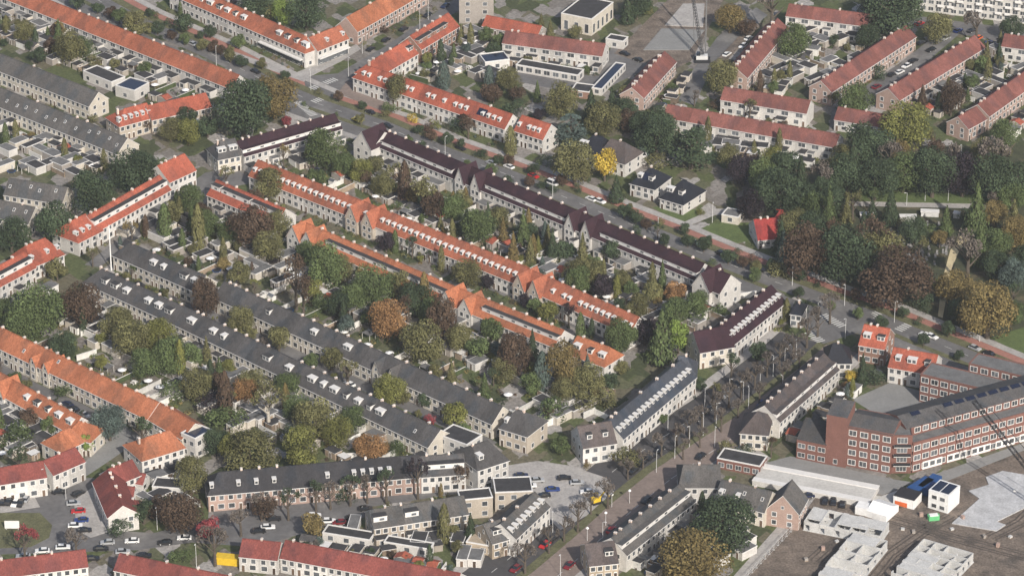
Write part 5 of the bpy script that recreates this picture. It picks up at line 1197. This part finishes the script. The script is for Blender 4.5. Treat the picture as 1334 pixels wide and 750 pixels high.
# cemetery gravestones and huts
for _ in range(45):
    p = P(uni(1035, 1334), uni(205, 425))
    if blocked(p, 1.2) or any((p - q).length < r * .8 + 1.5 for q, r in TREES): continue
    tree(random.choice('BBBCWS'), random.choice('gdodrogdkm'), loc=p, wm=uni(5, 10), near='cemetery hedges').name = 'cemetery_tree'
stone = cached(('gravestone',), lambda: MB().box(-.35, .35, -.1, .1, 0, .9, 'gravestone').box(-.4, .4, .1, 1.7, 0, .2, 'gravestone'))
for i in range(80):
    p = P(uni(1160, 1236), uni(290, 345))
    if blocked(p, .3): continue
    tag(obj('gravestone', stone, None, p, uni(-.2, .2) + math.pi), 'pale upright gravestone among the cemetery shrubs', 'gravestone', 'gravestones in the cemetery')
for a, c, nm in (((1121, 280), (1142, 280), 'pale low tomb wall beside the dark conifer'), ((1173, 283), (1194, 283), 'pale low tomb wall between the conifers'), ((1200, 276), (1223, 277), 'long white columbarium slab with dark roof edge'), ((1242, 278), (1250, 279), 'short white tomb slab by the green conifer')):
    o, ang, L, sw = frame(a, c, 1.8); ro = thing('tomb_wall', nm, 'tomb', o, ang); obj('body', MB().box(0, L, -2, 0, 0, 1.8, 'limestone'), ro); obj('slab', MB().box(-.2, L + .2, -2.3, .3, 1.801, 2.0, 'trim_white'), ro)

for off, cols in ((3.6, 'drdodr'), (14.4, 'dgdod')):
    line = offset_line(MAIN, off)
    for i in range(1, len(line) - 1):
        d = line[i + 1] - line[i]; n_ = int(d.length / 9)
        for j in range(n_):
            p = line[i] + d * ((j + uni(.2, .8)) / n_)
            if inframe(p) and rnd() < (.75 if off < 5 else .6): tree(random.choice('BBS'), random.choice(cols), loc=p, wm=uni(2.6, 4.6), near='main road verge').name = 'verge_tree'
# ------------------------------------------------------------------ cars
def car_parts(van):
    top = 1.95 if van else 1.46; xr, xf, tr, tf = (-2.2, 1.5, -2.1, .9) if van else (-1.75, 1.05, -1.35, .25)
    prof = [(-2.15, .32), (2.15, .32), (2.2, .62), (2.0, .82), (1.05, .93), (-1.9, .95), (-2.2, .8)]
    def body(m):
        b = MB(); n = len(prof)
        for s in (-1, 1): b.face([(x, s * .87, z) for x, z in (prof if s < 0 else prof[::-1])], m)
        for i in range(n):
            (x0, z0), (x1, z1) = prof[i], prof[(i + 1) % n]; b.face([(x0, -.87, z0), (x0, .87, z0), (x1, .87, z1), (x1, -.87, z1)], m)
        b.face([(tr, -.66, top), (tf, -.66, top), (tf, .66, top), (tr, .66, top)], m); return b
    def glass():
        b = MB(); lo = [(xr, -.82, .94), (xf, -.82, .94), (xf, .82, .94), (xr, .82, .94)]; hi = [(tr, -.66, top - .01), (tf, -.66, top - .01), (tf, .66, top - .01), (tr, .66, top - .01)]
        for i in range(4): b.face([lo[i], lo[(i + 1) % 4], hi[(i + 1) % 4], hi[i]], 'car_glass')
        return b
    return body, glass
CARG = {}
def car(px, py, col, dr, where, van=False):
    p = P(px, py, .6); p.z = .06
    A = dict(a=math.atan2(-.70, .71), b=math.atan2(.85, .53), h=0.1, v=1.4, c=math.atan2(.72, .70))[dr] + random.choice([0, math.pi]) + uni(-.04, .04)
    nm = {'silver': 'silver-grey', 'darkred': 'dark red', 'navy': 'dark blue'}.get(col, col)
    lb = nm + (' van ' if van else ' car ') + where
    ro = thing('parked_van' if van else 'parked_car', lb, 'van' if van else 'car', p, A, lb)
    bd, gl = car_parts(van)
    obj('body', cached(('car_body', col, van), lambda: bd('paint_' + col)), ro); obj('window_glass', cached(('car_glass', van), gl), ro)
    wh = cached(('wheel',), lambda: MB().tube((0, -.1, 0), (0, .1, 0), .32, .32, 'tyre', 10).tube((0, .1, 0), (0, .11, 0), .18, .18, 'lamp_metal', 8))
    for x in (-1.35, 1.35):
        for y in (-.8, .8): obj('wheel', wh, ro, (x, y, .30))
C = dict(k='black', w='white', s='silver', r='red', b='blue', d='darkred', y='yellow', o='orange', n='navy')
def cars(s, where):
    for ln in s.split(';'):
        q = ln.split()
        if q: car(float(q[0]), float(q[1]), C[q[2][0]], q[2][1], where, 'V' in q[2])
cars('482 146 ka;465 156 ya;505 164 ka;333 93 ka;250 57 sa;695 229 ra;663 217 wa;711 242 ka;720 239 waV;770 259 wa;782 262 wa;1205 436 wa;1214 438 wa;1270 453 sa;1288 460 ka;600 193 ka;640 212 sa;845 290 ka;905 316 sa;940 330 ka;990 350 ka;225 42 ka;277 66 ka', 'on the main road by the cycle path')
cars('483 64 kb;526 38 kb;503 52 kb;557 20 kb;580 8 nb', 'parked on the side street north of the crossroads')
cars('1200 56 kc;1190 79 kc;1181 86 wc;1172 94 wc;1162 97 kc;1142 113 dc;1213 65 kc;1232 50 sc', 'parked on the street between the red-brown terraces')
cars('1179 37 rc;1198 31 rc;1152 38 kc;1248 40 bc;1266 40 kc;1274 50 oc;1290 56 ba;1298 57 na;1306 52 ka', 'parked near the white apartment block')
cars('814 70 ka;831 78 ka;975 50 wb;968 60 wb;947 71 wb;893 116 kb;830 10 wh;1020 140 ka', 'parked around the northern building site')
cars('921 534 kb;910 544 kb;913 594 kb;836 603 kb;848 595 kb;825 613 kb;992 526 bb;1008 513 kb;797 690 rb;710 709 rb;720 701 kb;742 736 db;672 740 db;842 651 kb;962 500 kb;945 514 sb;860 585 kb;985 482 kb', 'parked along the avenue')
cars('679 619 nh;720 637 bh;700 625 sh', 'parked on the paved square')
cars('1052 645 nh;1075 652 kv;1086 653 kv;1098 656 kv', 'parked beside the building site huts')
cars('91 629 kc;77 640 kh;102 642 kc;102 665 rh;106 677 bh;4 653 kv;11 653 kv;34 649 sv;82 712 wh;55 717 wh;188 723 kh;132 714 kh;120 727 kh;160 718 sh', 'parked around the south-west square')
cars('20 655 wv;27 655 kv;96 655 sh;110 690 kh;98 684 wh;66 632 wc;140 706 sh;215 706 kh;240 700 wh;172 704 wh;30 724 sh', 'parked around the south-west square')
cars('690 632 wh;708 645 kh;735 622 kh;752 628 sh;765 640 wh', 'parked on the paved square')
cars('357 675 kh;349 686 wh;337 691 kh;428 678 wh;409 671 wh;442 680 dh;476 662 kh;460 674 kh', 'parked below the dark slate terrace')
cars('96 532 ka;88 526 na;110 540 sa;182 371 ka;216 392 sa;262 414 ka;352 452 ka;455 500 wa;600 352 ka;520 318 sa;760 432 ka;1190 480 kb', 'parked in the narrow street between terraces')

# ------------------------------------------------------------------ street lamps and mast
def lamp(px, py, where, h=8.0, globe=False):
    p = P(px, py); lb = ('white globe street lamp ' if globe else 'slim pale street lamp ') + where
    ro = thing('street_lamp', lb, 'street lamp', p, uni(0, 6.28), lb)
    obj('pole', cached(('pole', h), lambda: MB().tube((0, 0, 0), (0, 0, h), .10, .06, 'lamp_metal', 6)), ro)
    if globe: obj('globe', cached(('globe',), lambda: MB().tube((0, 0, 0), (0, 0, .35), .25, .5, 'lamp_globe', 10).tube((0, 0, .35), (0, 0, .7), .5, .3, 'lamp_globe', 10)), ro, (0, 0, h))
    else: obj('lamp_head', cached(('lamp_head',), lambda: MB().tube((0, 0, 0), (.6, 0, .12), .05, .05, 'lamp_metal', 5).box(.5, 1.15, -.12, .12, .05, .17, 'lamp_metal')), ro, (0, 0, h))
for x, y in ((282, 87), (454, 100), (558, 26), (547, 38), (472, 70), (580, 205), (720, 258), (857, 310), (928, 290), (1032, 372), (1100, 398), (1165, 420), (1276, 445), (405, 118)): lamp(x, y, 'by the main road')
for x, y in ((918, 533), (933, 552), (916, 567), (898, 582), (931, 582), (1019, 517), (1007, 490), (1022, 480), (1037, 468), (968, 524), (975, 532), (879, 597), (855, 615), (785, 708), (730, 750), (720, 693), (1101, 441), (1065, 420), (950, 520), (990, 505), (870, 560)): lamp(x, y, 'along the avenue', 7.5)
for x, y in ((789, 684), (820, 655), (765, 704), (797, 660)): lamp(x, y, 'at the corner of the square', 4.0, True)
for x, y in ((256, 738), (205, 690), (60, 640), (86, 650)): lamp(x, y, 'by the south-west square')
for x, y in ((1181, 268), (1205, 262), (1235, 262), (1118, 258), (1252, 205)): lamp(x, y, 'form standing in for a birch trunk beside the cemetery lawn', 5)  # lamp-shaped stand-ins for pale birch trunks
ro = thing('mast', 'tall white radio mast between the two grey terraces', 'mast', P(145, 352)); obj('pole', MB().tube((0, 0, 0), (0, 0, 17), .22, .14, 'lamp_globe', 8), ro); obj('crossarm', MB().box(-.8, .8, -.06, .06, 15.5, 15.7, 'lamp_metal'), ro)
ro = thing('information_board', 'white information board on the green oval', 'sign', P(16, 690)); obj('board', MB().box(-2.2, 2.2, -.06, .06, .6, 3.2, 'frame_white'), ro)
for x in (-1.8, 1.8): obj('leg', MB().box(x - .07, x + .07, -.06, .06, 0, .6, 'lamp_metal'), ro)

# ------------------------------------------------------------------ haze
hz = MB().box(-2600, 2600, -1500, 3100, -1, CZ + 12, 'trim_white').mesh('haze'); hz.materials.clear()
hm = bpy.data.materials.new('haze'); hm.use_nodes = True; hn = hm.node_tree
hn.nodes.remove(hn.nodes['Principled BSDF']); pv = hn.nodes.new('ShaderNodeVolumePrincipled')
pv.inputs['Color'].default_value = (.86, .90, .95, 1); pv.inputs['Density'].default_value = .00006; pv.inputs['Anisotropy'].default_value = .2
hn.links.new(pv.outputs[0], hn.nodes['Material Output'].inputs['Volume']); hz.materials.append(hm)
tag(obj('haze', hz), kind='stuff')
